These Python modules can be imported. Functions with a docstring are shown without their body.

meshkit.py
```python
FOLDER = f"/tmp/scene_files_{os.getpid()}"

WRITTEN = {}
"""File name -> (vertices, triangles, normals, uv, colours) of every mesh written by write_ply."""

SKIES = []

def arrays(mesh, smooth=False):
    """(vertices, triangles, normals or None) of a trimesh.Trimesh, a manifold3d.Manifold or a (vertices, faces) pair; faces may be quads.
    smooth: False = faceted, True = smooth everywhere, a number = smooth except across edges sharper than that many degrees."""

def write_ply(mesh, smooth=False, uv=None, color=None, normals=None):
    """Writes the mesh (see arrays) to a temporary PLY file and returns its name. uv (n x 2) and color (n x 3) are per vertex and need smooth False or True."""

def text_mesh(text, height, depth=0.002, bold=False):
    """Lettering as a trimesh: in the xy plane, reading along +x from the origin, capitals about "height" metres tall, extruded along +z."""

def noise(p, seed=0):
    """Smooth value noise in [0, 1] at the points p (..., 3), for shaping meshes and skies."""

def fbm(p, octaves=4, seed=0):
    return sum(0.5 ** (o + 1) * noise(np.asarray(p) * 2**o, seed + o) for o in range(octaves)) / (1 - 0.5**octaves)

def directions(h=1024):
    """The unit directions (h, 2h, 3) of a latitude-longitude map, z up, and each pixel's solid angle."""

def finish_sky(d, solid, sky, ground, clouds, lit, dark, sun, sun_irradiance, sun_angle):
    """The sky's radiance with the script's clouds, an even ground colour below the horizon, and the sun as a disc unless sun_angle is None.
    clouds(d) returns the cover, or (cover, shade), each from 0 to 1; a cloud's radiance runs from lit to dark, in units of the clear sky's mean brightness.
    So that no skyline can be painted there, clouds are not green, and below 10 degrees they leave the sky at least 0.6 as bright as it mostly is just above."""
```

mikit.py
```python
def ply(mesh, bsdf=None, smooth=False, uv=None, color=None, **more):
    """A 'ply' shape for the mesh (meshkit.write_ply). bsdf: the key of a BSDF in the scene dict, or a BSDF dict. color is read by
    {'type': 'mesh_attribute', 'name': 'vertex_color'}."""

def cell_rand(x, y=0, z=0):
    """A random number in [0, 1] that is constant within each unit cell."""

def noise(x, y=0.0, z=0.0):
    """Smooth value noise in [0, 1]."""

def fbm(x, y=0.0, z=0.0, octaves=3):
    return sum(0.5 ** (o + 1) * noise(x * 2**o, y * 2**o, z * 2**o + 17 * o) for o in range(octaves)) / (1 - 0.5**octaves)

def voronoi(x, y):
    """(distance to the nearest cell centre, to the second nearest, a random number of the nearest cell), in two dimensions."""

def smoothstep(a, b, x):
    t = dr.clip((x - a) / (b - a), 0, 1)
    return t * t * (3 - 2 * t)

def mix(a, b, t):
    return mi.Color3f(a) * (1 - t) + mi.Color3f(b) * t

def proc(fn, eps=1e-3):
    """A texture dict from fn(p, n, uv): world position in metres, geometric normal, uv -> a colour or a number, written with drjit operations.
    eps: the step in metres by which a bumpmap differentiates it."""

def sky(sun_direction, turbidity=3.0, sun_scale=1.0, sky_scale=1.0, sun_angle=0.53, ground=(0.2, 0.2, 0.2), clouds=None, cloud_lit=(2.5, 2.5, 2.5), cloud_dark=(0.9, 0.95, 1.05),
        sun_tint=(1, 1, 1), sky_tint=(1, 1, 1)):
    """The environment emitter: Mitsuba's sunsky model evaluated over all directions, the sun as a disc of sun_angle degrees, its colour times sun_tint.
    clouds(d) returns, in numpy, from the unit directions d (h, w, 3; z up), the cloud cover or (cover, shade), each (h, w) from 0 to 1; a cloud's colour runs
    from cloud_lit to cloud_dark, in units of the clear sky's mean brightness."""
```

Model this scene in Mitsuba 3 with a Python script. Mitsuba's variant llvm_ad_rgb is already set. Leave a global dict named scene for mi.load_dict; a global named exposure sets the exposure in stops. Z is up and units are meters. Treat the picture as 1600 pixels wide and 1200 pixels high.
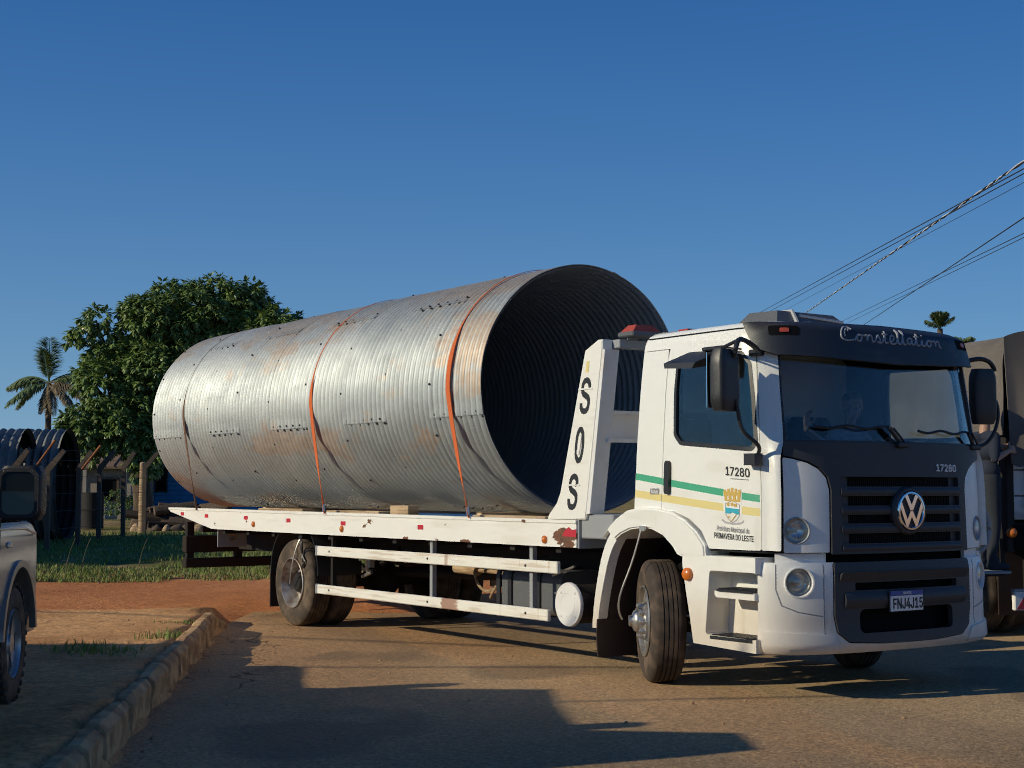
import math, random
import numpy as np, trimesh, shapely, manifold3d
import shapely.affinity
import drjit as dr, mitsuba as mi
import mikit, meshkit
from mikit import proc, noise, fbm, voronoi, cell_rand, smoothstep, mix
from shapely.geometry import Polygon, box as sbox, LineString, Point
from scipy.interpolate import CubicSpline

T = mi.ScalarTransform4f
scene, labels = {}, {}
PI = math.pi

# ---------------------------------------------------------------- camera, sky, sun, exposure
CAM_H, FPX, HORIZON = 1.618, 2400.0, 765.9            # eye height; focal length and horizon in pixels of a 1600x1200 picture
PITCH = math.atan((HORIZON - 600) / FPX)
scene['camera'] = {'type': 'perspective', 'fov': 2 * math.degrees(math.atan(800 / FPX)), 'fov_axis': 'x', 'near_clip': 0.1, 'far_clip': 6000.0,
                   'to_world': T().look_at(origin=[0, 0, CAM_H], target=[0, math.cos(PITCH), CAM_H + math.sin(PITCH)], up=[0, 0, 1])}
SUN = np.array([-2.12, -0.82, 0.98]); SUN = SUN / np.linalg.norm(SUN)
scene['sky'] = mikit.sky(SUN.tolist(), turbidity=2.4, sun_scale=1.0, sky_scale=1.0, ground=(0.22, 0.15, 0.10), sun_tint=(0.83, 0.985, 1.20), sky_tint=(0.06, 0.46, 1.03),
                        clouds=lambda d: 0.97 * np.exp(-np.maximum(d[..., 2], 0) / 0.135), cloud_lit=(2.15, 3.55, 4.75))   # thin pale haze all round the horizon
exposure = 1.5

# ---------------------------------------------------------------- helpers
def nk(base):
    if base not in USED:
        USED[base] = 0
        return base
    USED[base] += 1
    return f'{base}_{USED[base]:03d}'
USED = {}
I4 = np.eye(4)

def put(base, mesh, mat, smooth=30, to=None, parent=None, label=None, cat=None, group=None, kind=None, sib=None):
    """ONE entry of the scene; parent + '__' + base; returns its key. mesh may be a shape dict to reuse."""
    key = nk((parent + '__' if parent else '') + base)
    d = dict(mesh) if isinstance(mesh, dict) else mikit.ply(mesh, mat, smooth=smooth)
    if isinstance(mesh, dict) and mat is not None:
        d['bsdf'] = {'type': 'ref', 'id': mat}
    if to is not None:
        d['to_world'] = T(to)
    scene[key] = d
    tag(key, label, cat, group, kind)
    return key

def tag(key, label=None, cat=None, group=None, kind=None):
    e = {k: v for k, v in (('label', label), ('category', cat), ('group', group), ('kind', kind)) if v}
    if e:
        labels[key] = e

def thing(base, label, cat, group=None):
    key = nk(base)
    tag(key, label, cat, group)
    return key

def cat(*ms):
    ms = [m for m in ms if m is not None]
    return trimesh.util.concatenate(ms) if len(ms) > 1 else ms[0]

def bx(x0, x1, y0, y1, z0, z1, b=0.0):
    """box with chamfered edges"""
    x0, x1 = min(x0, x1), max(x0, x1); y0, y1 = min(y0, y1), max(y0, y1); z0, z1 = min(z0, z1), max(z0, z1)
    if b <= 0:
        m = trimesh.creation.box((x1 - x0, y1 - y0, z1 - z0)); m.apply_translation(((x0 + x1) / 2, (y0 + y1) / 2, (z0 + z1) / 2)); return m
    b = min(b, (x1 - x0) / 2.01, (y1 - y0) / 2.01, (z1 - z0) / 2.01)
    P = []
    for sx_ in (0, 1):
        for sy_ in (0, 1):
            for sz_ in (0, 1):
                c = [(x0, x1)[sx_], (y0, y1)[sy_], (z0, z1)[sz_]]
                d = [b if s == 0 else -b for s in (sx_, sy_, sz_)]
                for k in range(3):
                    q = [c[i] + (d[i] if i != k else 0) for i in range(3)]
                    P.append(q)
    return trimesh.Trimesh(*hull(P), process=False)

def hull(P):
    m = manifold3d.Manifold.hull_points(np.asarray(P, float)).to_mesh()
    return np.array(m.vert_properties[:, :3]), np.array(m.tri_verts)

def hullmesh(P):
    return trimesh.Trimesh(*hull(P), process=False)

def tube(pts, r, n=8, cap=True):
    p = np.asarray(pts, float); r = np.broadcast_to(np.asarray(r, float), (len(p),))
    t = np.gradient(p, axis=0); t /= np.linalg.norm(t, axis=1, keepdims=True) + 1e-12
    a = np.cross(t, np.where(np.abs(t[:1, 2:]) < 0.9, [0, 0, 1.0], [1.0, 0, 0])); a /= np.linalg.norm(a, axis=1, keepdims=True) + 1e-12
    b = np.cross(t, a); w = np.arange(n) * 2 * PI / n
    v = (p[:, None] + r[:, None, None] * (np.cos(w)[None, :, None] * a[:, None] + np.sin(w)[None, :, None] * b[:, None])).reshape(-1, 3)
    f = []
    for i in range(len(p) - 1):
        for j in range(n):
            q = [i * n + j, i * n + (j + 1) % n, (i + 1) * n + (j + 1) % n, (i + 1) * n + j]
            f += [[q[0], q[2], q[1]], [q[0], q[3], q[2]]]
    if cap:
        k = len(v); v = np.vstack([v, p[:1], p[-1:]])
        for j in range(n):
            f += [[k, j, (j + 1) % n], [k + 1, (len(p) - 1) * n + (j + 1) % n, (len(p) - 1) * n + j]]
    return trimesh.Trimesh(v, f, process=False)

def curve(pts, n=24):
    p = np.asarray(pts, float); d = np.r_[0, np.cumsum(np.linalg.norm(np.diff(p, axis=0), axis=1))]
    return CubicSpline(d, p)(np.linspace(0, d[-1], n))

def lathe(prof, n=48, axis='y', closed=False):
    """profile of (radius, along); revolved about the axis"""
    p = np.asarray(prof, float); w = np.arange(n) * 2 * PI / n
    c, s = np.cos(w), np.sin(w)
    A = {'y': lambda r, h: np.stack([r * c, 0 * c + h, r * s], 1), 'x': lambda r, h: np.stack([0 * c + h, r * c, r * s], 1), 'z': lambda r, h: np.stack([r * c, r * s, 0 * c + h], 1)}[axis]
    v = np.vstack([A(r, h) for r, h in p]); m = len(p); f = []
    for i in range(m if closed else m - 1):
        k = (i + 1) % m
        for j in range(n):
            a, b, c_, d = i * n + j, i * n + (j + 1) % n, k * n + (j + 1) % n, k * n + j
            f += [[a, b, c_], [a, c_, d]]
    m_ = trimesh.Trimesh(v, f, process=False)
    m_.update_faces(m_.nondegenerate_faces())
    return m_

def prism(poly, h0, h1, plane='xz'):
    """shapely polygon extruded; plane xz: along y, yz: along x, xy: along z"""
    gs = getattr(poly, 'geoms', [poly]); out = []
    for g in gs:
        if g.area < 1e-9: continue
        m = trimesh.creation.extrude_polygon(g, h1 - h0, engine='earcut'); v = m.vertices.copy(); f = m.faces
        if plane == 'xz': v = np.stack([v[:, 0], v[:, 2] + h0, v[:, 1]], 1); f = f[:, ::-1]
        elif plane == 'yz': v = np.stack([v[:, 2] + h0, v[:, 0], v[:, 1]], 1)
        else: v = v + [0, 0, h0]
        out.append(trimesh.Trimesh(v, f, process=False))
    return cat(*out)

def rrect(x0, x1, y0, y1, r):
    return sbox(x0 + r, y0 + r, x1 - r, y1 - r).buffer(r, 6)

def moved(m, M):
    m = m.copy(); m.apply_transform(M); return m

def RZ(deg, at=(0, 0, 0)):
    M = trimesh.transformations.rotation_matrix(math.radians(deg), [0, 0, 1]); M[:3, 3] = at; return M

def RT(deg, ax, at=(0, 0, 0)):
    M = trimesh.transformations.rotation_matrix(math.radians(deg), ax); M[:3, 3] = at; return M

def to_manifold(m):
    return manifold3d.Manifold(manifold3d.Mesh(np.asarray(m.vertices, np.float32), np.asarray(m.faces, np.uint32)))

def from_manifold(m):
    q = m.to_mesh(); return trimesh.Trimesh(np.array(q.vert_properties[:, :3]), np.array(q.tri_verts), process=False)

def grid_tri(poly, dx, dy):
    """triangulate a shapely polygon on a grid, so that it can be bent: (points, triangles)"""
    x0, y0, x1, y1 = poly.bounds; shapely.prepare(poly)
    xs = np.linspace(x0, x1, max(1, int(round((x1 - x0) / dx))) + 1); ys = np.linspace(y0, y1, max(1, int(round((y1 - y0) / dy))) + 1)
    V, F, idx = [], [], {}
    def vid(p):
        k = (round(p[0] * 2e4), round(p[1] * 2e4))
        if k not in idx: idx[k] = len(V); V.append((p[0], p[1]))
        return idx[k]
    for i in range(len(xs) - 1):
        for j in range(len(ys) - 1):
            c = sbox(xs[i], ys[j], xs[i + 1], ys[j + 1])
            if poly.contains(c):
                q = [vid(p) for p in ((xs[i], ys[j]), (xs[i + 1], ys[j]), (xs[i + 1], ys[j + 1]), (xs[i], ys[j + 1]))]
                F += [[q[0], q[1], q[2]], [q[0], q[2], q[3]]]
            elif poly.intersects(c):
                g = poly.intersection(c)
                for part in getattr(g, 'geoms', [g]):
                    if part.geom_type != 'Polygon' or part.area < 1e-9: continue
                    try: v, f = trimesh.creation.triangulate_polygon(part, engine='earcut')
                    except Exception: continue
                    for t in f:
                        a = [vid(v[k]) for k in t]
                        p = [np.array(V[k]) for k in a]
                        cr = (p[1][0] - p[0][0]) * (p[2][1] - p[0][1]) - (p[1][1] - p[0][1]) * (p[2][0] - p[0][0])
                        if len(set(a)) == 3: F.append(a if cr > 0 else a[::-1])
    return np.array(V), np.array(F)

def slab(V, F, pos, nor, o0, o1):
    """bent plate: outer sheet at pos+nor*o1, inner at pos+nor*o0, closed at its border"""
    n = len(V); O, I = pos + nor * o1, pos + nor * o0
    e = {}
    for t in F:
        for k in range(3):
            a, b = t[k], t[(k + 1) % 3]
            if (b, a) in e: del e[(b, a)]
            else: e[(a, b)] = 1
    S_ = []; ov = []
    base = 2 * n
    for a, b in e:                               # border walls get vertices of their own, so the edge stays crisp
        k = base + len(ov); ov += [O[a], O[b], I[b], I[a]]
        S_ += [[k, k + 3, k + 2], [k, k + 2, k + 1]]
    v = np.vstack([O, I] + ([np.array(ov)] if ov else []))
    f = np.vstack([F, F[:, ::-1] + n] + ([np.array(S_)] if S_ else []))
    return trimesh.Trimesh(v, f, process=False)

# ---------------------------------------------------------------- where the tow truck stands (its own axes: x forward, y to its left, z up; origin under the front axle)
TX, TY, TH = 2.158, 13.60, -0.975
CT, ST = math.cos(TH), math.sin(TH)
TT = np.array([[CT, -ST, 0, TX], [ST, CT, 0, TY], [0, 0, 1, 0], [0, 0, 0, 1.0]])
def tl(p):                                       # world -> truck axes, for procedural materials
    dx, dy = p.x - TX, p.y - TY
    return dx * CT + dy * ST, dy * CT - dx * ST, p.z
def t2w(P): return np.asarray(P, float) @ TT[:3, :3].T + TT[:3, 3]

# ---------------------------------------------------------------- materials
def rgb(*c): return {'type': 'rgb', 'value': list(c)}
def pr(name, col, rough=0.5, metal=0.0, spec=0.5, coat=0.0, bump=None, two=True, **kw):
    d = {'type': 'principled', 'base_color': col if isinstance(col, dict) else rgb(*col), 'roughness': rough, 'metallic': metal, 'specular': spec, **kw}
    if coat: d['clearcoat'] = coat; d['clearcoat_gloss'] = 0.9
    if bump: d = {'type': 'bumpmap', 'arbitrary': proc(bump[0], bump[2] if len(bump) > 2 else 2e-3), 'scale': bump[1], 'bsdf': d}
    scene[name] = {'type': 'twosided', 'bsdf': d} if two else d

def f_white(p, n, uv):                            # white cab paint: dusty towards the sills, faint grime
    x, y, z = tl(p)
    d = smoothstep(1.05, 0.35, z + 0.35 * (fbm(x * 3, y * 3, z * 2) - 0.5)) * 0.55 + smoothstep(0.62, 0.8, fbm(x * 2.2 + 7, y * 2.2, z * 5)) * 0.16 + smoothstep(0.60, 0.75, fbm(x * 14, y * 14, z * 1.6)) * smoothstep(2.0, 1.2, z) * 0.14
    return mix((0.80, 0.79, 0.74), (0.52, 0.40, 0.28), d)
pr('white_paint', proc(f_white), 0.32, coat=0.5)
def f_deckwhite(p, n, uv):                        # older white paint of the bed with chips down to rust
    x, y, z = tl(p)
    a = fbm(x * 5, y * 5, z * 9 + 3, 4)
    near = smoothstep(-1.9, -1.1, x) * smoothstep(-0.9, -1.15, x) * smoothstep(1.345, 1.32, z)
    tail = smoothstep(-9.3, -9.7, x) * smoothstep(-10.3, -9.9, x) * smoothstep(1.22, 1.13, z)
    low = smoothstep(1.17, 1.11, z) * smoothstep(-5.0, -3.6, x)
    t = smoothstep(0.74, 0.77, a + 0.21 * near + 0.17 * tail + 0.11 * low)
    grime = smoothstep(0.5, 0.8, fbm(x * 1.5, z * 14, y * 2)) * 0.25
    return mix(mix((0.80, 0.78, 0.72), (0.55, 0.45, 0.34), grime), mix((0.20, 0.085, 0.04), (0.10, 0.055, 0.035), noise(x * 40, z * 40, 1)), t)
pr('bed_paint', proc(f_deckwhite), 0.45)
def f_railwhite(p, n, uv):                        # side guard rails: painted planks with worn streaks
    x, y, z = tl(p)
    g = fbm(x * 3, z * 60, y * 9, 3)
    patch = smoothstep(-3.30, -3.26, x + 0.05 * noise(z * 60, x * 9)) * smoothstep(-2.90, -2.98, x + 0.12 * noise(z * 70, x * 12)) * smoothstep(0.62, 0.52, z)
    drip = smoothstep(-3.25, -3.23, x) * smoothstep(-3.17, -3.19, x) * smoothstep(0.7, 0.8, z)
    vert = smoothstep(0.62, 0.72, fbm(x * 26, z * 3, 5.0)) * smoothstep(-2.9, -1.4, x) * 0.5
    c = mix((0.78, 0.75, 0.67), (0.50, 0.38, 0.26), smoothstep(0.5, 0.75, g) * 0.55 + vert)
    return mix(c, (0.33, 0.17, 0.11), dr.minimum(patch * 0.9 + drip * 0.6, 0.95))
pr('rail_paint', proc(f_railwhite), 0.55)
def f_panelgrey(p, n, uv):
    x, y, z = tl(p)
    return mix((0.75, 0.74, 0.72), (0.62, 0.54, 0.45), smoothstep(0.45, 0.8, fbm(x * 4, y * 4, z * 4)) * 0.4)
pr('shade_white', proc(f_panelgrey), 0.4)
pr('grey_steel', (0.30, 0.31, 0.32), 0.5)
pr('black_plastic', (0.022, 0.023, 0.026), 0.42)
def f_visor(p, n, uv):
    x, y, z = tl(p)
    return mix((0.020, 0.022, 0.027), (0.10, 0.085, 0.07), smoothstep(0.55, 0.85, fbm(x * 6, y * 3, z * 9)) * 0.35)
pr('visor_paint', proc(f_visor), 0.48, spec=0.6)
pr('grille_plastic', (0.036, 0.037, 0.041), 0.5)
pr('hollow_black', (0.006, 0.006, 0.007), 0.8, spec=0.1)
pr('chassis_black', (0.020, 0.017, 0.016), 0.7, spec=0.3)
pr('tank_grey', (0.105, 0.11, 0.115), 0.55)
def f_rubber(p, n, uv):
    a = fbm(p.x * 9, p.y * 9, p.z * 9)
    return mix((0.028, 0.026, 0.025), (0.15, 0.105, 0.075), 0.25 + 0.5 * smoothstep(0.4, 0.75, a))
pr('rubber', proc(f_rubber), 0.8, spec=0.3)
def f_rubberdust(p, n, uv):
    a = fbm(p.x * 7, p.y * 7, p.z * 7)
    return mix((0.045, 0.037, 0.031), (0.20, 0.145, 0.10), 0.20 + 0.55 * smoothstep(0.35, 0.7, a))
pr('dusty_rubber', proc(f_rubberdust), 0.85, spec=0.2)
pr('flap_rubber', (0.040, 0.026, 0.022), 0.75, spec=0.3)
pr('chrome', (0.86, 0.86, 0.88), 0.12, metal=1.0)
pr('silver_paint', (0.62, 0.60, 0.56), 0.33, metal=0.7)
pr('bare_steel', (0.55, 0.53, 0.50), 0.35, metal=0.8)
pr('lamp_glass', (0.34, 0.33, 0.31), 0.08, metal=0.55, coat=1.0)
scene['lens_glass'] = {'type': 'thindielectric', 'int_ior': 1.5, 'specular_transmittance': rgb(0.9, 0.9, 0.88), 'specular_reflectance': rgb(1, 1, 1)}
pr('reflector_chrome', (0.75, 0.74, 0.70), 0.22, metal=1.0)
pr('amber_lens', (0.62, 0.16, 0.02), 0.2, coat=1.0)
pr('red_lens', (0.50, 0.08, 0.035), 0.25, coat=1.0)
pr('beacon_red', (0.42, 0.07, 0.03), 0.3, coat=0.6)
pr('sticker_red', (0.50, 0.03, 0.045), 0.4)
pr('sticker_white', (0.78, 0.76, 0.72), 0.4)
pr('stripe_green', (0.07, 0.38, 0.22), 0.4)
pr('stripe_yellow', (0.74, 0.62, 0.26), 0.4)
pr('ink_black', (0.02, 0.021, 0.023), 0.5)
pr('ink_grey', (0.19, 0.19, 0.20), 0.5)
pr('ink_faint', (0.42, 0.42, 0.42), 0.5)
pr('script_grey', (0.33, 0.34, 0.36), 0.35)
pr('crest_gold', (0.60, 0.40, 0.10), 0.4)
pr('crest_teal', (0.05, 0.38, 0.50), 0.4)
pr('plate_blue', (0.05, 0.09, 0.32), 0.4)
pr('strap_orange', (0.62, 0.14, 0.045), 0.75, spec=0.2)
pr('strap_brown', (0.15, 0.085, 0.055), 0.8, spec=0.2)
pr('strap_blue', (0.10, 0.16, 0.26), 0.7)
pr('cab_trim', (0.012, 0.014, 0.017), 0.8, spec=0.2)
pr('skin', (0.42, 0.24, 0.16), 0.55)
pr('hair', (0.015, 0.012, 0.010), 0.6)
pr('shirt_dark', (0.030, 0.036, 0.055), 0.85, spec=0.2)
pr('shirt_grey', (0.20, 0.24, 0.32), 0.85, spec=0.2)
pr('trousers', (0.035, 0.04, 0.05), 0.85, spec=0.2)
scene['window_glass'] = {'type': 'thindielectric', 'int_ior': 1.5, 'specular_transmittance': rgb(0.60, 0.68, 0.71), 'specular_reflectance': rgb(1, 1, 1)}
scene['clear_glass'] = {'type': 'thindielectric', 'int_ior': 1.5, 'specular_transmittance': rgb(0.8, 0.86, 0.86), 'specular_reflectance': rgb(1, 1, 1)}
scene['side_glass'] = {'type': 'thindielectric', 'int_ior': 1.55, 'specular_transmittance': rgb(0.22, 0.31, 0.37), 'specular_reflectance': rgb(1, 1, 1)}

# galvanised corrugated steel, in the pipe's own angle and length
PIPE_Z, PIPE_R = 2.655, 1.265
def f_galv(p, n, uv):
    x, y, z = tl(p)
    ang = dr.atan2(z - PIPE_Z, -y)
    u, w = x + 11.2, ang * 1.27
    k = dr.floor(u / 0.9611)
    tone = cell_rand(k, dr.floor((ang + 0.15 - 1.05 * (k - 2 * dr.floor(k / 2))) / 2.0944 + 40), 3)
    sp = voronoi(u * 22, w * 22)[2] * 0.5 + voronoi(u * 9 + 3, w * 9)[2] * 0.5
    blot = fbm(u * 1.1 + 4, w * 1.4, 2.0, 3)
    base = mix((0.40, 0.435, 0.445), (0.63, 0.655, 0.64), 0.25 * tone + 0.30 * sp + 0.7 * (blot - 0.2))
    r = fbm(u * 0.8 + 11, w * 2.0 + 3, 7.0, 3) + 0.30 * (fbm(u * 6, w * 11, 1.0) - 0.5)
    band = smoothstep(0.53 - 0.13 * smoothstep(0.45, 1.0, ang), 0.70 - 0.06 * smoothstep(0.45, 1.0, ang), r) * 0.9
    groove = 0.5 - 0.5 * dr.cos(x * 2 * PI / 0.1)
    bottom = smoothstep(-0.75, -1.25, ang) * 0.34
    rust = mix((0.40, 0.25, 0.15), (0.60, 0.42, 0.28), noise(u * 8, w * 18, 2.0))
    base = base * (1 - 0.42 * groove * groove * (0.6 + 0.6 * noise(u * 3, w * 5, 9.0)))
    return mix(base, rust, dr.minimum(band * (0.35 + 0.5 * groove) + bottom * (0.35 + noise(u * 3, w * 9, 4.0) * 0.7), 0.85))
def f_galvrough(p, n, uv):
    x, y, z = tl(p)
    return 0.48 + 0.20 * fbm(x * 6, z * 6, y * 6)
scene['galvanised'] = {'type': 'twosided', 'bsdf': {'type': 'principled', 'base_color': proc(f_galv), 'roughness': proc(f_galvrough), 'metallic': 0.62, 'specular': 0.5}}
pr('galv_inside', (0.23, 0.255, 0.275), 0.55, metal=0.35)  # darker zinc that paints the shade inside the pipe
pr('bolt_dark', (0.05, 0.045, 0.045), 0.5, metal=0.4)
def f_culvert(p, n, uv):
    return mix((0.09, 0.095, 0.09), (0.30, 0.295, 0.27), fbm(p.x * 2, p.y * 2, p.z * 2))
pr('culvert_steel', proc(f_culvert), 0.6, metal=0.1)

def f_wood(p, n, uv):
    g = fbm(p.x * 3, p.y * 3, p.z * 30, 3)
    return mix((0.50, 0.36, 0.22), (0.26, 0.17, 0.10), smoothstep(0.35, 0.7, g))
pr('wood', proc(f_wood), 0.8, spec=0.2)
pr('dark_wood', (0.034, 0.026, 0.022), 0.85, spec=0.2)
def f_bark(p, n, uv):
    return mix((0.17, 0.125, 0.09), (0.07, 0.05, 0.04), fbm(p.x * 12, p.y * 12, p.z * 3))
pr('bark', proc(f_bark), 0.9, spec=0.1)
def f_concrete(p, n, uv):
    return mix((0.15, 0.115, 0.09), (0.065, 0.05, 0.04), fbm(p.x * 6, p.y * 6, p.z * 4))
pr('concrete', proc(f_concrete), 0.9, spec=0.2)

def asphalt_col(p, n, uv):
    big = fbm(p.x * 0.55 + 3, p.y * 0.22, 1.0, 4)
    fine = fbm(p.x * 46, p.y * 46, 3.0, 2)
    grit = cell_rand(dr.floor(p.x * 95), dr.floor(p.y * 95), 2)
    left = smoothstep(1.6, -2.8, p.x + 0.10 * (p.y - 11) + 1.4 * (fbm(p.x * 0.9, p.y * 0.5, 9.0) - 0.5))
    track = smoothstep(0.52, 0.68, fbm((p.x + 0.35 * p.y) * 1.6, p.y * 0.25, 5.0, 3))
    c = mix((0.235, 0.158, 0.092), (0.375, 0.258, 0.148), smoothstep(0.25, 0.75, big))
    c = mix(c, (0.48, 0.262, 0.122), dr.minimum(0.66 * left + 0.38 * track, 0.85) * (0.75 + 0.35 * fine))
    c = c * (0.55 + 0.75 * fine) * (0.78 + 0.44 * grit)
    stain = smoothstep(0.66, 0.78, fbm(p.x * 0.7 + 20, p.y * 0.5, 8.0, 3))
    c = mix(c, (0.10, 0.075, 0.055), stain * 0.45)
    v = voronoi(p.x * 1.4 + 0.5 * noise(p.x * 4, p.y * 4), p.y * 0.8 + 0.5 * noise(p.x * 5 + 9, p.y * 5))
    crack = smoothstep(0.035, 0.008, v[1] - v[0]) * smoothstep(-1.55, -2.1, p.x + 0.114 * (p.y - 11.6)) * smoothstep(11.0, 13.0, p.y)
    return mix(c, (0.035, 0.026, 0.02), crack * 0.85)
def asphalt_h(p, n, uv):
    return fbm(p.x * 60, p.y * 60, 1.0, 2) + 0.6 * cell_rand(dr.floor(p.x * 80), dr.floor(p.y * 80), 4)
pr('asphalt', proc(asphalt_col), 0.82, spec=0.25, bump=(asphalt_h, 0.004, 4e-3))
def dirt_col(p, n, uv):
    a = fbm(p.x * 0.9, p.y * 0.7, 2.0, 4); f = fbm(p.x * 22, p.y * 22, 1.0, 3)
    road = smoothstep(17.6, 19.0, p.y + 1.6 * (fbm(p.x * 0.6, p.y * 0.6, 4.0) - 0.5)) * smoothstep(29.5, 27.0, p.y)
    c = mix((0.44, 0.222, 0.098), (0.62, 0.34, 0.155), smoothstep(0.3, 0.7, a))
    c = mix(c, mix((0.42, 0.145, 0.055), (0.54, 0.215, 0.09), a), road * 0.9)
    far = smoothstep(27.5, 31.0, p.y)
    c = mix(c, mix((0.11, 0.125, 0.045), (0.26, 0.19, 0.095), smoothstep(0.42, 0.66, a)), far * 0.9)
    peb = cell_rand(dr.floor(p.x * 40), dr.floor(p.y * 40), 6)
    return c * (0.62 + 0.6 * f) * (0.86 + 0.28 * peb)
def dirt_h(p, n, uv):
    return fbm(p.x * 7, p.y * 7, 1.0, 4) + 0.4 * fbm(p.x * 45, p.y * 45, 2.0, 2)
pr('dirt', proc(dirt_col), 0.95, spec=0.1, bump=(dirt_h, 0.035, 6e-3))
def kerb_col(p, n, uv):
    a = fbm(p.x * 8, p.y * 8, p.z * 8, 4)
    return mix(mix((0.28, 0.16, 0.085), (0.50, 0.315, 0.165), smoothstep(0.3, 0.7, a)), (0.42, 0.25, 0.13), smoothstep(0.55, 0.75, fbm(p.x * 2, p.y * 2, p.z * 2)) * 0.6)
pr('kerb_concrete', proc(kerb_col), 0.92, spec=0.15)
def leaf_col(p, n, uv):
    r = cell_rand(dr.floor(p.x * 5), dr.floor(p.y * 5), dr.floor(p.z * 5)); q = fbm(p.x * 0.8, p.y * 0.8, p.z * 0.8)
    return mix((0.080, 0.140, 0.032), (0.24, 0.31, 0.085), 0.55 * r + 0.6 * (q - 0.25))
pr('mango_leaf', proc(leaf_col), 0.38, spec=0.5)
pr('palm_leaf', (0.16, 0.21, 0.08), 0.45)
pr('fence_wire', (0.10, 0.085, 0.07), 0.7)
pr('palm_dry', (0.22, 0.16, 0.085), 0.7)
def grass_col(p, n, uv):
    r = cell_rand(dr.floor(p.x * 30), dr.floor(p.y * 30), 1)
    return mix((0.13, 0.215, 0.04), (0.33, 0.32, 0.11), smoothstep(0.35, 0.9, 0.6 * r + 0.5 * fbm(p.x, p.y, 3.0)))
pr('grass_blade', proc(grass_col), 0.6, spec=0.3)
pr('rust_paint', (0.30, 0.115, 0.05), 0.8, spec=0.2)
def f_house(p, n, uv): return mix((0.36, 0.33, 0.29), (0.24, 0.20, 0.16), fbm(p.x * 0.9, p.z * 2.2, p.y))
pr('house_wall', proc(f_house), 0.9, spec=0.1)
def f_roof(p, n, uv): return mix((0.16, 0.105, 0.075), (0.25, 0.175, 0.125), fbm(p.x * 1.2, p.y * 1.2, p.z * 3))
pr('roof_brown', proc(f_roof), 0.9, spec=0.1)
pr('blue_paint', (0.040, 0.24, 0.48), 0.6)
pr('blue_light', (0.07, 0.34, 0.62), 0.6)  # lighter blue that paints sunlight on the house corner
pr('wire_dark', (0.03, 0.03, 0.032), 0.7)
pr('cable_white', (0.55, 0.52, 0.50), 0.7)
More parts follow.
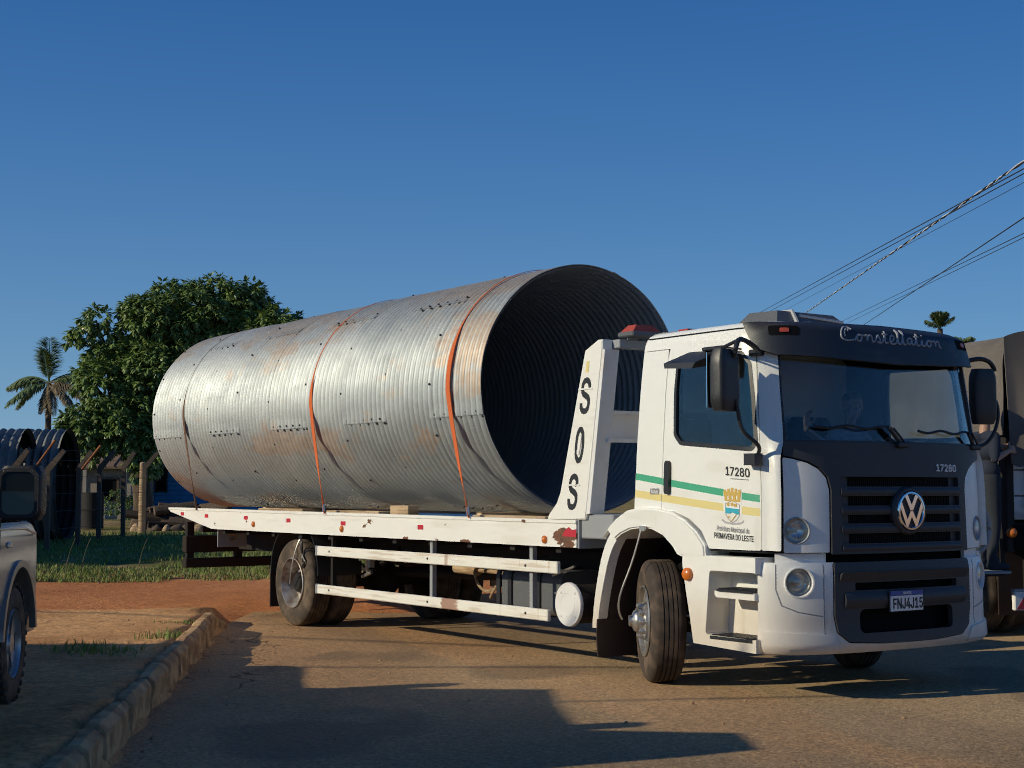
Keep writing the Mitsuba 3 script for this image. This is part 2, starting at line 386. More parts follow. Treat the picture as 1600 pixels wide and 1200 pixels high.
pr('pickup_paint', (0.35, 0.325, 0.295), 0.28, metal=0.55, coat=1.0)
pr('pickup_black', (0.018, 0.018, 0.02), 0.5)
def f_tarp(p, n, uv): return mix((0.095, 0.084, 0.074), (0.19, 0.165, 0.145), fbm(p.x * 1.3, p.y * 1.3, p.z * 2.5, 4))
pr('tarp_canvas', proc(f_tarp), 0.9, spec=0.15)
def f_board(p, n, uv): return mix((0.62, 0.61, 0.60), (0.36, 0.32, 0.29), smoothstep(0.45, 0.8, fbm(p.x * 3, p.y * 3, p.z * 6)))
pr('truck_board', proc(f_board), 0.6)
pr('mirror_glass', (0.10, 0.13, 0.14), 0.05, metal=0.9)

def f_rim(p, n, uv): return mix((0.58, 0.54, 0.49), (0.30, 0.21, 0.15), smoothstep(0.35, 0.7, fbm(p.x * 9, p.y * 9, p.z * 9)))
pr('dusty_rim', proc(f_rim), 0.38, metal=0.55)
# ================================================================ THE TOW TRUCK
def sstep(a, b, x):
    t = np.clip((x - a) / (b - a), 0, 1); return t * t * (3 - 2 * t)
# cab skin: s runs round the cab from the right rear edge (-SMAX) over the middle of the front (0) to the left rear edge
_REF = np.array([(-.20, 1.22), (.4, 1.225), (.9, 1.225), (1.12, 1.222), (1.24, 1.213), (1.31, 1.195), (1.375, 1.165), (1.445, 1.105), (1.50, 1.03), (1.54, .95), (1.573, .86), (1.604, .74), (1.63, .56), (1.65, .30), (1.655, 0.)])[::-1]
_d = np.r_[0, np.cumsum(np.linalg.norm(np.diff(_REF, axis=0), axis=1))]
_Q = CubicSpline(_d, _REF, bc_type=((1, (0., 1.)), (1, (-1., 0.))))(np.linspace(0, _d[-1], 400))
_L = np.r_[0, np.cumsum(np.linalg.norm(np.diff(_Q, axis=0), axis=1))]
SMAX = _L[-1]
def S0(s, z):
    s = np.asarray(s, float); z = np.asarray(z, float); a = np.abs(s); sg = np.where(s < 0, -1., 1.)
    x0 = np.interp(a, _L, _Q[:, 0]); y0 = np.interp(a, _L, _Q[:, 1])
    hw = np.interp(z, [0, 2.0, 2.4, 2.7, 2.95], [1, 1, .992, .98, .96])
    rake = np.interp(z, [0, 1.1, 1.6, 1.98, 2.66, 2.9, 3.0], [0, 0, .01, .035, .13, .18, .21])
    rr = np.interp(z, [1.4, 2.9], [0., .12])
    return np.stack([x0 - rake * sstep(.75, 1.45, x0) + rr * sstep(.6, -.1, x0), .05 + 1.041 * sg * y0 * hw, z], -1)
def SN(s, z, e=4e-3):
    s = np.clip(np.asarray(s, float), -SMAX + e, SMAX - e); z = np.asarray(z, float)
    n = np.cross(S0(s + e, z) - S0(s - e, z), S0(s, z + e) - S0(s, z - e))
    return n / (np.linalg.norm(n, axis=-1, keepdims=True) + 1e-12)
def skin(poly, o0, o1, ds=0.06, dz=0.12):
    V, F = grid_tri(poly, ds, dz)
    return slab(V, F, S0(V[:, 0], V[:, 1]), SN(V[:, 0], V[:, 1]), o0, o1)
def skins(poly, o0, o1, ds=0.06, dz=0.12):
    return cat(*[skin(g, o0, o1, ds, dz) for g in getattr(poly, 'geoms', [poly]) if g.area > 1e-7])
def flip(poly): return shapely.affinity.scale(poly, -1, 1, origin=(0, 0))
def text_skin(txt, h, s0, z0, slope=0.0, off=0.008, depth=0.003, bold=False, span=None, shear=0.0):
    m = meshkit.text_mesh(txt, h, depth, bold); v = m.vertices; b = m.bounds
    u = (v[:, 0] - b[0, 0]) * (span / (b[1, 0] - b[0, 0]) if span else 1) + shear * v[:, 1]
    s, z = s0 + u, z0 + v[:, 1] + slope * u
    m.vertices = S0(s, z) + SN(s, z) * (off + v[:, 2])[:, None]
    return m

truck = thing('tow_truck', 'white flatbed tow truck carrying the huge corrugated steel pipe, black grille, front wheels steered', 'truck')
def tp(base, mesh, mat, smooth=30, parent=truck, label=None, M=None, kind=None):
    to = TT if M is None else TT @ M
    return put(base, mesh, mat, smooth, to, parent, label, kind=kind)

# ---- cab openings (in s, z)
def pol(*p): return Polygon(p)
door_win = pol((-2.265, 2.685), (-2.285, 2.45), (-2.27, 2.08), (-2.20, 2.018), (-1.36, 1.952), (-1.325, 2.0), (-1.32, 2.35), (-1.33, 2.60), (-1.40, 2.675)).buffer(-.03).buffer(.03)
ws = pol((-1.088, 1.992), (1.088, 1.992), (1.085, 2.35), (1.075, 2.70), (-1.075, 2.70), (-1.085, 2.35))
grille_pol = pol((-1.105, 1.985), (1.105, 1.985), (1.108, 1.885), (1.03, 1.868), (.92, 1.838), (.83, 1.79), (.765, 1.72), (.742, 1.62), (.752, 1.125), (-.752, 1.125), (-.742, 1.62), (-.765, 1.72), (-.83, 1.79), (-.92, 1.838), (-1.03, 1.868), (-1.108, 1.885)).buffer(-.012).buffer(.012)
slots = [rrect(-.655, .655, a, b, .012) for a, b in ((1.645, 1.722), (1.497, 1.572), (1.360, 1.428), (1.205, 1.283))]
fender_cut = pol((-2.9, 1.44), (-2.46, 1.445), (-2.28, 1.435), (-2.10, 1.38), (-1.96, 1.29), (-1.87, 1.16), (-1.86, 1.0), (-2.9, 1.0))
lampR, lampL = Point(-1.027, 1.309), Point(1.0, 1.300)
full = sbox(-SMAX, 1.135, SMAX, 2.90)
cuts = shapely.union_all([door_win, flip(door_win), ws, fender_cut, flip(fender_cut), lampR.buffer(.105), lampL.buffer(.105)] + slots)
cab = tp('cab_frame', skins(full.difference(cuts.buffer(.004)), -.040, -.014, .08, .15), 'cab_trim', label='dark seams and inner frame of the white cab')
inner = full.difference(shapely.union_all([door_win, flip(door_win), ws]).buffer(.02)).difference(sbox(-9, 0, 9, 1.55))
tp('cab_lining', skins(inner, -.075, -.06, .15, .3), 'cab_trim')
# white outer panels
rear_p = sbox(-SMAX, 1.44, -2.462, 2.785)
door_p = pol((-2.452, 1.55), (-2.45, 2.0), (-2.447, 2.70), (-2.43, 2.79), (-2.37, 2.835), (-2.28, 2.845), (-1.40, 2.795), (-1.30, 2.77), (-1.25, 2.70), (-1.265, 2.3), (-1.285, 1.9), (-1.297, 1.155), (-1.86, 1.155), (-1.90, 1.22), (-1.955, 1.298), (-2.10, 1.388), (-2.28, 1.443), (-2.452, 1.455)).buffer(-.02).buffer(.02)
pillar_p = pol((-1.290, 1.155), (-1.277, 1.9), (-1.257, 2.3), (-1.24, 2.70), (-1.24, 2.80), (-1.08, 2.80), (-1.097, 1.99), (-1.118, 1.86), (-1.136, 1.155)).buffer(-.01).buffer(.01)
corner_p = pol((-1.128, 1.14), (-1.112, 1.87), (-1.03, 1.856), (-.925, 1.826), (-.84, 1.782), (-.777, 1.715), (-.755, 1.62), (-.764, 1.14)).buffer(-.012).buffer(.012)
for sg, side in ((1, 'right'), (-1, 'left')):
    f = (lambda p: p) if sg > 0 else flip
    tp('rear_panel', skins(f(rear_p), -.012, .0, .1, .2), 'white_paint', label=f'{side} rear cab panel with coloured stripes')
    dk = tp('door', skins(f(door_p).difference(f(door_win).buffer(.035)), -.012, .004, .05, .1), 'white_paint', label=f'{side} cab door with town crest and stripes' if sg > 0 else None)
    tp('window_frame', skins(f(door_win).buffer(.034).difference(f(door_win)), -.02, .008, .05, .1), 'black_plastic', parent=dk)
    V, F = grid_tri(f(door_win).buffer(.012), .06, .1)
    tp('window', trimesh.Trimesh(S0(V[:, 0], V[:, 1]) - .008 * SN(V[:, 0], V[:, 1]), F, process=False), 'side_glass' if sg > 0 else 'clear_glass', smooth=True, parent=dk)
    V, F = grid_tri(f(pillar_p), .025, .12); ed = sstep(1.25, 1.14, np.abs(V[:, 0])) * sstep(2.1, 1.8, V[:, 1])
    P = S0(V[:, 0], V[:, 1]); N = SN(V[:, 0], V[:, 1]); Nd = P * 0 + [.55, -sg * .85, 0]
    tp('windscreen_pillar', slab(V, F, P + N * .008 + Nd * (.055 * ed)[:, None], N, -.075, 0), 'white_paint')
    cp = f(corner_p); lp = lampR if sg > 0 else lampL
    ck = tp('corner_panel', skins(cp.difference(lp.buffer(.100, 12)), -.012, .0, .035, .05), 'white_paint', label=f'{side} front corner panel with round lamp')
    # pocket and lamp
    c0 = S0(lp.x, lp.y); n0 = SN(lp.x, lp.y)
    u0 = np.cross([0, 0, 1], n0); u0 /= np.linalg.norm(u0); w0 = np.cross(n0, u0)
    M = np.eye(4); M[:3, 0], M[:3, 1], M[:3, 2], M[:3, 3] = u0, n0, w0, c0
    tp('lamp_ring', lathe([(.104, -.035), (.106, .003), (.098, .008), (.090, -.002), (.088, -.035)], 40, closed=True), 'grey_steel', parent=ck, M=M)
    tp('lamp', lathe([(.089, -.012), (.084, -.004), (.07, .004), (.04, .012), (.001, .015)], 40), 'lens_glass', smooth=True, parent=ck, M=M)
    tp('lamp_reflector', lathe([(.088, -.010), (.082, -.022), (.068, -.040), (.048, -.054), (.026, -.060), (.001, -.060)], 24), 'reflector_chrome', smooth=20, parent=ck, M=M)
    tp('lamp_bulb', cat(lathe([(.012, -.058), (.012, -.028), (.001, -.024)], 12), bx(-.003, .003, -.012, -.009, -.08, .08)), 'bare_steel', smooth=30, parent=ck, M=M)
# door furniture, right side
hd = skin(rrect(-2.395, -2.335, 1.585, 1.86, .028), .0, .035, .03, .05)
tp('door_handle', hd, 'black_plastic', label='black upright door handle')
tp('door_handle', skin(flip(rrect(-2.395, -2.335, 1.585, 1.86, .028)), .0, .035, .03, .05), 'black_plastic')
def band(s0, s1, za, zb, wa, slope_cut=None):     # stripe falling from za (at s0) to zb (at s1)
    return pol((s0, za), (s1, zb), (s1, zb - wa), (s0, za - wa))
for nm, za, zb, w, mt in (('green_stripe', 1.762, 1.580, .056, 'stripe_green'), ('yellow_stripe', 1.620, 1.477, .062, 'stripe_yellow')):
    zz = lambda s: za + (zb - za) * (s + SMAX) / (SMAX - 1.29)
    a = band(-SMAX + .004, -2.464, zz(-SMAX), zz(-2.464), w); b = band(-2.449, -1.30, zz(-2.449), zz(-1.30), w)
    b = b.difference(rrect(-1.665, -1.49, 1.36, 1.64, .05)).difference(rrect(-2.40, -2.33, 1.58, 1.87, .02))
    tp(nm, cat(skins(a, .0005, .002, .1, .1), skins(b, .0045, .006, .06, .1)), mt)
tp('lettering', text_skin('17280', .066, -1.652, 1.737, -.07, .005, .003, True, .272), 'ink_black', label='black model number lettering on the door')
tp('lettering', skins(pol((-1.59, 1.712), (-1.39, 1.70), (-1.39, 1.694), (-1.59, 1.705)), .005, .0075), 'ink_grey')
tp('lettering', text_skin('Prefeitura Municipal de', .040, -1.763, 1.300, -.05, .005, .002, False, .365), 'ink_grey', label='grey lettering on the door')
tp('lettering', text_skin('PRIMAVERA DO LESTE', .043, -1.795, 1.242, -.05, .005, .002, True, .435), 'ink_black', label='bold dark town name on the door')
tp('lettering', skins(rrect(-2.615, -2.495, 1.583, 1.632, .004), .001, .004), 'ink_grey')
tp('lettering', text_skin('MAN', .030, -2.600, 1.592, -.03, .0045, .002, True, .09), 'sticker_white')
# town crest: golden mural crown, white shield with teal band, scroll
cs = -1.578
crown = shapely.union_all([pol((cs - .085, 1.535), (cs + .085, 1.525), (cs + .10, 1.60), (cs - .10, 1.61))] + [sbox(cs + k * .042 - .014, 1.59, cs + k * .042 + .014, 1.638 - abs(k) * .008) for k in (-2, -1, 0, 1, 2)]).difference(shapely.union_all([sbox(cs + k * .05 - .009, 1.545, cs + k * .05 + .009, 1.575) for k in (-1, 0, 1)]))
tp('crest', skins(rrect(cs - .105, cs + .105, 1.375, 1.655, .06), .0045, .0065, .05, .08), 'white_paint')
tp('crest', skins(crown, .0075, .010, .04, .06), 'crest_gold', label='golden mural crown of the crest')
shield = pol((cs - .085, 1.515), (cs, 1.54), (cs + .085, 1.505), (cs + .082, 1.42), (cs + .05, 1.385), (cs, 1.362), (cs - .05, 1.39), (cs - .082, 1.43))
tp('crest', skins(shield.difference(shield.buffer(-.006)), .0075, .0095, .05, .06), 'ink_faint')
tp('crest', skins(pol((cs - .078, 1.483), (cs + .078, 1.470), (cs + .078, 1.428), (cs + .04, 1.432), (cs, 1.447), (cs - .03, 1.436), (cs - .078, 1.438)), .0075, .0125, .04, .06), 'crest_teal', label='teal band of the crest')
tp('crest', skins(shapely.union_all([pol((cs - .058, 1.40), (cs - .04, 1.418), (cs - .02, 1.40), (cs - .03, 1.402), (cs - .04, 1.408), (cs - .05, 1.402))] + [LineString([(cs - .02, 1.37), (cs + .075, 1.455)]).buffer(.002)] + [rrect(cs - .06 + k * .045, cs - .035 + k * .045, 1.495, 1.522, .008) for k in (0, 1)] + [rrect(cs + .02, cs + .05, 1.49, 1.513, .006)]), .0075, .0125, .04, .06), 'crest_gold')
tp('crest', skins(LineString([(cs - .12, 1.385), (cs - .09, 1.366), (cs, 1.354), (cs + .09, 1.36), (cs + .12, 1.376)]).buffer(.008), .0045, .0065, .04, .06), 'ink_faint')
tp('sticker', skins(Point(-1.352, 1.845).buffer(.038).intersection(sbox(-2, 1.7, -1, 1.853)), .0045, .007, .03, .03), 'ink_black')
tp('sticker', text_skin('409', .026, -1.378, 1.822, 0, .008, .002, True, .05), 'sticker_white')
# ---- roof: rounded crown over the panels
lv = [(2.79, 0.0), (2.84, .002), (2.885, .014), (2.915, .036), (2.938, .075), (2.952, .14), (2.962, .24)]
ns = 120
ss_ = np.linspace(-SMAX, SMAX, ns); rings = []
for z, ins in lv:
    P = S0(ss_, np.full(ns, z)); N = SN(ss_, np.full(ns, z)); N[:, 2] = 0
    N[0] = (-.7, -.7, 0); N[-1] = (-.7, .7, 0)
    Q = P - N * ins; Q[:, 2] = z; Q[:, 0] = np.maximum(Q[:, 0], P[0, 0] + ins * .7); rings.append(Q)
V = np.vstack(rings); F = []
for i in range(len(lv) - 1):
    for j in range(ns):
        k = (j + 1) % ns; F += [[i * ns + j, i * ns + k, (i + 1) * ns + k], [i * ns + j, (i + 1) * ns + k, (i + 1) * ns + j]]
c = len(V); V = np.vstack([V, [[.6, .05, 2.985]]]); b0 = (len(lv) - 1) * ns
F += [[b0 + j, b0 + (j + 1) % ns, c] for j in range(ns)]
tp('roof', trimesh.Trimesh(V, F, process=False), 'white_paint', smooth=60)
bk = lambda z: S0([-SMAX, SMAX], [z, z])
q = [bk(1.44), bk(2.80)]
back = trimesh.Trimesh(np.array([q[0][0], q[0][1], q[1][1], q[1][0]]), [[0, 1, 2], [0, 2, 3]], process=False)
tp('cab_back', cat(hullmesh(np.vstack([q[0] + [.005, 0, 0], q[1] + [.005, 0, 0], q[0] + [.03, 0, 0], q[1] + [.03, 0, 0]]))), 'white_paint', smooth=False)
tp('cab_floor', bx(-.15, 1.25, -1.05, 1.15, 1.45, 1.52), 'cab_trim', smooth=False)
# ---- windscreen
V, F = grid_tri(ws.buffer(.015), .06, .1)
tp('windscreen', trimesh.Trimesh(S0(V[:, 0], V[:, 1]) - .012 * SN(V[:, 0], V[:, 1]), F, process=False), 'window_glass', smooth=True, label='wide windscreen, dark inside')
tp('windscreen_seal', skins(ws.buffer(.016).difference(ws.buffer(-.012)), -.016, .004, .06, .1), 'black_plastic')
# ---- sun visor with script
vis_pol = pol((-1.35, 2.925), (-1.29, 2.80), (-1.22, 2.70), (-1.10, 2.655), (-.6, 2.632), (0, 2.612), (.6, 2.632), (1.10, 2.655), (1.22, 2.70), (1.29, 2.80), (1.35, 2.925), (1.0, 2.94), (0, 2.962), (-1.0, 2.94)).buffer(-.01).buffer(.01)
def vis(V):                                       # leans out over the glass and rolls back at its top edge
    s, z = V[:, 0], V[:, 1]
    t = np.clip((z - 2.61) / .35, 0, 1); e = sstep(1.38, 1.02, np.abs(s))
    out = .030 + e * (.055 - .02 * t - .10 * sstep(.70, 1.05, t))
    return S0(s, np.minimum(z, 2.99)) + SN(s, z) * out[:, None], SN(s, z)
V, F = grid_tri(vis_pol, .04, .03); P, N = vis(V)
vk = tp('sun_visor', slab(V, F, P, N, -.03, 0), 'visor_paint', smooth=40, label='black sun visor with faded grey script lettering')
def vis_text(txt, h, s0, z0, slope, wide, shear, grow, mat):
    m = meshkit.text_mesh(txt, h, .002, True); v = m.vertices; u = v[:, 0] * wide + shear * v[:, 1]
    Vv = np.stack([s0 + u, z0 + v[:, 1] + slope * u], 1); P, N = vis(Vv); m.vertices = P + N * (.002 + grow + v[:, 2])[:, None]
    return m
# outlined joined script: single strokes as tubes
SC = {'C': [[(.95, .78), (.75, 1.0), (.40, .95), (.12, .55), (.20, .12), (.60, .0), (1.05, .10)], [(.62, .62), (.72, .80), (.50, .78), (.36, .50), (.45, .28)]],
      'o': [[(.0, .05), (.25, .50), (.55, .40), (.50, .06), (.22, .02), (.12, .28), (.35, .46), (.75, .40)]],
      'n': [[(.0, .42), (.14, .50), (.14, .02), (.18, .36), (.40, .50), (.52, .36), (.52, .08), (.66, .03)]],
      's': [[(.0, .05), (.28, .56), (.32, .40), (.46, .20), (.34, .02), (.10, .06), (.46, .0), (.56, .06)]],
      't': [[(.0, .06), (.20, .60), (.24, .92), (.18, .30), (.22, .02), (.44, .06)], [(.04, .62), (.40, .62)]],
      'e': [[(.0, .10), (.40, .26), (.42, .56), (.10, .56), (.08, .02), (.38, -.02), (.56, .08)]],
      'l': [[(.0, .06), (.20, .70), (.26, 1.05), (.14, 1.0), (.14, .02), (.38, .04)]],
      'a': [[(.48, .42), (.24, .52), (.06, .28), (.18, .02), (.44, .20), (.50, .48), (.46, .12), (.64, .04)]],
      'i': [[(.0, .05), (.16, .50), (.14, .10), (.28, .02), (.36, .08)], [(.16, .70), (.18, .76)]]}
WD = {'C': 1.12, 'o': .80, 'n': .72, 's': .62, 't': .54, 'e': .60, 'l': .42, 'a': .70, 'i': .42}
ux, hh, wsc = 0.0, .125, .150
tot = sum(WD[c] for c in 'Constellation')
strokes = []
for c in 'Constellation':
    for st in SC[c]:
        p = np.array(st)
        hs = 1.0
        pts = np.stack([p[:, 0] + ux, p[:, 1] * hs, 0 * p[:, 0]], 1)
        for _k in range(3):                       # corner cutting keeps the script from overshooting
            if len(p) > 2: pts = np.vstack([pts[:1], np.stack([pts[:-1] * .75 + pts[1:] * .25, pts[:-1] * .25 + pts[1:] * .75], 1).reshape(-1, 3), pts[-1:]])
        strokes.append(pts)
    ux += WD[c]
sc_m = []
for pts in strokes:
    u = pts[:, 0] / tot * 1.165 + pts[:, 1] * .02
    for off in (0,):
        t = np.gradient(np.stack([u, pts[:, 1] * hh], 1), axis=0); t /= np.linalg.norm(t, axis=1, keepdims=True) + 1e-9
        Vv = np.stack([-.588 + u - t[:, 1] * .0062 * off, 2.778 + pts[:, 1] * hh + t[:, 0] * .0062 * off - .004 * u], 1)
        P, N = vis(Vv); sc_m.append(tube(P + N * .001, .0078, 6))
tp('lettering', cat(*sc_m), 'script_grey', parent=vk, label='faded grey outlined script on the visor')
for s_, z_ in ((-1.03, 2.845), (.93, 2.825)):
    pp = rrect(s_ - .11, s_ + .11, z_ - .042, z_ + .042, .02); V, F = grid_tri(pp, .04, .03); P, N = vis(V)
    tp('marker_recess', slab(V, F, P, N, -.01, .003), 'hollow_black', parent=vk)
    pp = rrect(s_ - .035, s_ + .03, z_ - .018, z_ + .016, .01); V, F = grid_tri(pp, .02, .02); P, N = vis(V)
    tp('marker_lamp', slab(V, F, P, N, .003, .010), 'red_lens', parent=vk)
# ---- roof hatch (grey spoiler box on the roof)
hp = [(.76, -.46, 2.95), (.76, .56, 2.95), (.14, .56, 2.955), (.14, -.46, 2.955), (.62, -.32, 3.135), (.60, .36, 3.135), (.28, .36, 3.142), (.28, -.32, 3.142)]
tp('roof_hatch', hullmesh(hp), 'tank_grey', smooth=False, label='dark grey roof hatch with taped edge')
tp('roof_hatch', cat(tube([(.765, -.20, 2.97), (.625, -.15, 3.135), (.30, -.13, 3.145)], .020, 6), tube([(.655, -.10, 3.10), (.68, .40, 3.07)], .013, 6), tube([(.72, -.22, 3.02), (.70, -.02, 3.04)], .012, 6)), 'ink_faint', label='peeling grey tape on the roof hatch')
# ---- front grille
gk = tp('grille', skins(grille_pol.difference(shapely.union_all(slots)), -.012, .016, .05, .04), 'grille_plastic', label='black front grille with horizontal slots')
for k, sl in enumerate(slots):
    x0, z0, x1, z1 = sl.bounds
    V, F = grid_tri(sbox(x0 - .02, z0 - .02, x1 + .02, z1 + .02), .08, .06)
    tp('grille_back', slab(V, F, S0(V[:, 0], V[:, 1]), SN(V[:, 0], V[:, 1]), -.075, -.06), 'hollow_black', parent=gk)
    ribs = [skin(sbox(u, z0 - .01, u + .006, z1 + .01), -.055, -.03, .01, .05) for u in np.arange(x0 + .10, x1 - .1, .021)]
    tp('grille_ribs', cat(*ribs), 'chassis_black', parent=gk, smooth=False, kind='stuff')
    ends = [skin(sbox(a, z0 - .01, a + .09, z1 + .01), -.05, -.02, .05, .05) for a in (x0 - .005, x1 - .085)]
    for e_ in ends: tp('grille_end', e_, 'grille_plastic', parent=gk, smooth=False)
    # louvre below each slot: a convex proud slat
    if k < 4:
        zt = z0 - .006; zb = (slots[k + 1].bounds[3] + .006) if k < 3 else z0 - .06
        V, F = grid_tri(rrect(-.66, .66, zb, zt, .01), .06, .015)
        tt = (V[:, 1] - zb) / (zt - zb); bul = .017 + .009 * np.sin(PI * tt) ** .7 + .004 * (1 - tt)
        P = S0(V[:, 0], V[:, 1]); N = SN(V[:, 0], V[:, 1])
        tp('slat', slab(V, F, P + N * bul[:, None], N, -.02, 0), 'grille_plastic', parent=gk)
tp('lettering', text_skin('17280', .055, .372, 1.772, -.02, .018, .006, True, .255), 'sticker_white', parent=gk, label='silver model number on the grille')
# round emblem: ring with V over W
ec = S0(.012, 1.455) + [.052, 0, 0]
M = np.eye(4); M[:3, 3] = ec
tp('emblem_bezel', lathe([(.001, -.05), (.19, -.05), (.192, -.02), (.178, .0), (.16, .004), (.158, -.008), (.001, -.008)], 48, 'x'), 'grille_plastic', M=M, parent=gk)
em = [lathe([(.148, -.006), (.155, .004), (.150, .014), (.138, .016), (.131, .008), (.132, -.006)], 48, 'x', closed=True)]
def stroke(a, b, w): return LineString([a, b]).buffer(w, cap_style=2)
vw = shapely.union_all([LineString([(-.062, .125), (0, .012), (.062, .125)]).buffer(.0165, cap_style=2, join_style=2), LineString([(-.128, .062), (-.052, -.105), (0, -.012), (.052, -.105), (.128, .062)]).buffer(.0165, cap_style=2, join_style=2)]).intersection(Point(0, 0).buffer(.142, 32))
vw = vw.difference(sbox(-.03, -.003, .03, .004))
em.append(prism(vw, -.006, .012, 'yz'))
tp('emblem', cat(*em), 'chrome', smooth=25, M=M, parent=gk, label='round chrome maker emblem')
# wipers
for s0, s1, z1 in ((-.02, -.86, 2.105), (.98, .18, 2.085)):
    a, b = S0(s0, 1.975) + [.03, 0, 0], S0(s0 - .14, z1 + .005) + [.05, 0, 0]
    P = [S0(u, z1 + .012 * math.sin(i)) + SN(u, z1) * .035 for i, u in enumerate(np.linspace(s0 - .10, s1, 14))]
    tp('wiper', cat(tube([a, b], .016, 6), tube([a + [0, .06, 0], b + [0, .05, 0]], .010, 6), tube(P, .011, 6), bx(a[0] - .05, a[0] + .03, a[1] - .06, a[1] + .06, 1.955, 2.0, .01)), 'black_plastic')
# dashboard, seats, steering wheel
tp('dashboard', hullmesh([(x, y, z) for x, z in ((1.05, 1.6), (1.05, 1.98), (1.30, 2.0), (1.42, 1.95), (1.45, 1.6)) for y in (-1.02, 1.12)]), 'cab_trim', smooth=False)
for y0 in (-.78, .68):
    tp('seat', cat(bx(.05, .56, y0 - .26, y0 + .26, 1.52, 1.70, .06), bx(-.10, .06, y0 - .26, y0 + .26, 1.6, 2.28, .06)), 'cab_trim')
tor = trimesh.creation.torus(.21, .017, 32, 8); tor.apply_transform(RT(-35, [0, 1, 0], (.80, .62, 1.86)))
tp('steering_wheel', tor, 'black_plastic')

# ---- bumper
def B0(s, z):
    P = S0(s, np.full(np.shape(s), 1.1)); P[..., 2] = z
    out = .004 + .014 * sstep(1.08, .98, z) + .014 * sstep(.62, .42, z) - .05 * sstep(.42, .36, z)
    n = SN(s, np.full(np.shape(s), 1.1)); return P + n * out[..., None]
def BN(s, z, e=4e-3):
    n = np.cross(B0(s + e, z) - B0(s - e, z), B0(s, z + e) - B0(s, z - e)); return n / np.linalg.norm(n, axis=-1, keepdims=True)
def bskin(poly, o0, o1, ds=.05, dz=.035):
    out = []
    for g in getattr(poly, 'geoms', [poly]):
        if g.area < 1e-7: continue
        V, F = grid_tri(g, ds, dz); out.append(slab(V, F, B0(V[:, 0], V[:, 1]), BN(V[:, 0], V[:, 1]), o0, o1))
    return cat(*out)
ctr = pol((-.742, 1.062), (.742, 1.062), (.748, .66), (.72, .53), (.62, .455), (.3, .435), (0, .432), (-.3, .435), (-.62, .455), (-.72, .53), (-.745, .66)).buffer(-.03).buffer(.03)
fogR, fogL = Point(-1.02, .915), Point(1.0, .905)
bum = rrect(-1.325, 1.325, .365, 1.065, .025)
bk_ = tp('bumper', bskin(bum.difference(ctr.buffer(.008)).difference(fogR.buffer(.112)).difference(fogL.buffer(.112)), -.03, 0), 'white_paint', label='white front bumper with round fog lamps')
# panel seam round each lamp and the lower lip: thin grooves shown as raised edges
for sg in (1, -1):
    fp = LineString([(-sg * a, b) for a, b in ((1.19, 1.05), (1.19, .86), (1.15, .74), (1.03, .69), (.84, .655))])
    tp('bumper_seam', bskin(fp.buffer(.0045, cap_style=2), -.01, .0015, .04, .04), 'ink_grey', parent=bk_)
    fp = LineString([(-sg * .83, 1.05), (-sg * .83, .52)])
    tp('bumper_seam', bskin(fp.buffer(.004, cap_style=2), -.01, .0015, .04, .04), 'ink_grey', parent=bk_)
    lip = pol(*[(-sg * a, b) for a, b in ((1.30, .545), (1.1, .535), (.9, .52), (.76, .50), (.72, .455), (.70, .40), (1.0, .385), (1.28, .39))]).buffer(-.01).buffer(.01)
    tp('bumper_lip', bskin(lip, -.01, .016, .04, .03), 'white_paint', parent=bk_)
    fg = fogR if sg > 0 else fogL
    c0 = B0(np.array(fg.x), np.array(fg.y)); n0 = BN(np.array(fg.x), np.array(fg.y)); u0 = np.cross([0, 0, 1], n0); u0 /= np.linalg.norm(u0); w0 = np.cross(n0, u0)
    M = np.eye(4); M[:3, 0], M[:3, 1], M[:3, 2], M[:3, 3] = u0, n0, w0, c0
    tp('lamp_pocket', lathe([(.118, -.02), (.118, .006), (.108, .006), (.098, -.05), (.09, -.052)], 40), 'shade_white', parent=bk_, M=M)
    tp('fog_lamp', lathe([(.094, -.024), (.088, -.016), (.075, -.010), (.045, -.003), (.001, .0)], 40), 'lens_glass', smooth=True, parent=bk_, M=M)
    tp('lamp_reflector', lathe([(.094, -.024), (.086, -.038), (.070, -.058), (.046, -.074), (.024, -.080), (.001, -.080)], 20), 'reflector_chrome', smooth=15, parent=bk_, M=M)
    tp('lamp_bulb', lathe([(.026, -.078), (.026, -.034), (.018, -.028), (.001, -.026)], 16), 'bare_steel', parent=bk_, M=M)
s1, s2 = rrect(-.56, .56, .845, .905, .01), rrect(-.52, .50, .515, .70, .05)
ck = tp('bumper_grille', bskin(ctr.difference(s1).difference(s2), -.03, .014, .05, .03), 'grille_plastic', label='black lower grille in the bumper', parent=bk_)
tp('air_intake', bskin(ctr.buffer(-.03), -.10, -.085, .1, .1), 'hollow_black', parent=bk_)
V, F = grid_tri(rrect(-.66, .66, .705, .838, .02), .06, .02); tt = (V[:, 1] - .705) / .133
P = B0(V[:, 0], V[:, 1]); N = BN(V[:, 0], V[:, 1])
tp('bumper_slat', slab(V, F, P + N * (.016 + .022 * np.sin(PI * tt))[:, None], N, -.02, 0), 'grille_plastic', parent=bk_)
V, F = grid_tri(rrect(-.70, .70, .912, .985, .02), .06, .02); tt = (V[:, 1] - .912) / .073
P = B0(V[:, 0], V[:, 1]); N = BN(V[:, 0], V[:, 1])
tp('bumper_slat', slab(V, F, P + N * (.016 + .03 * tt)[:, None], N, -.02, 0), 'grille_plastic', parent=bk_)
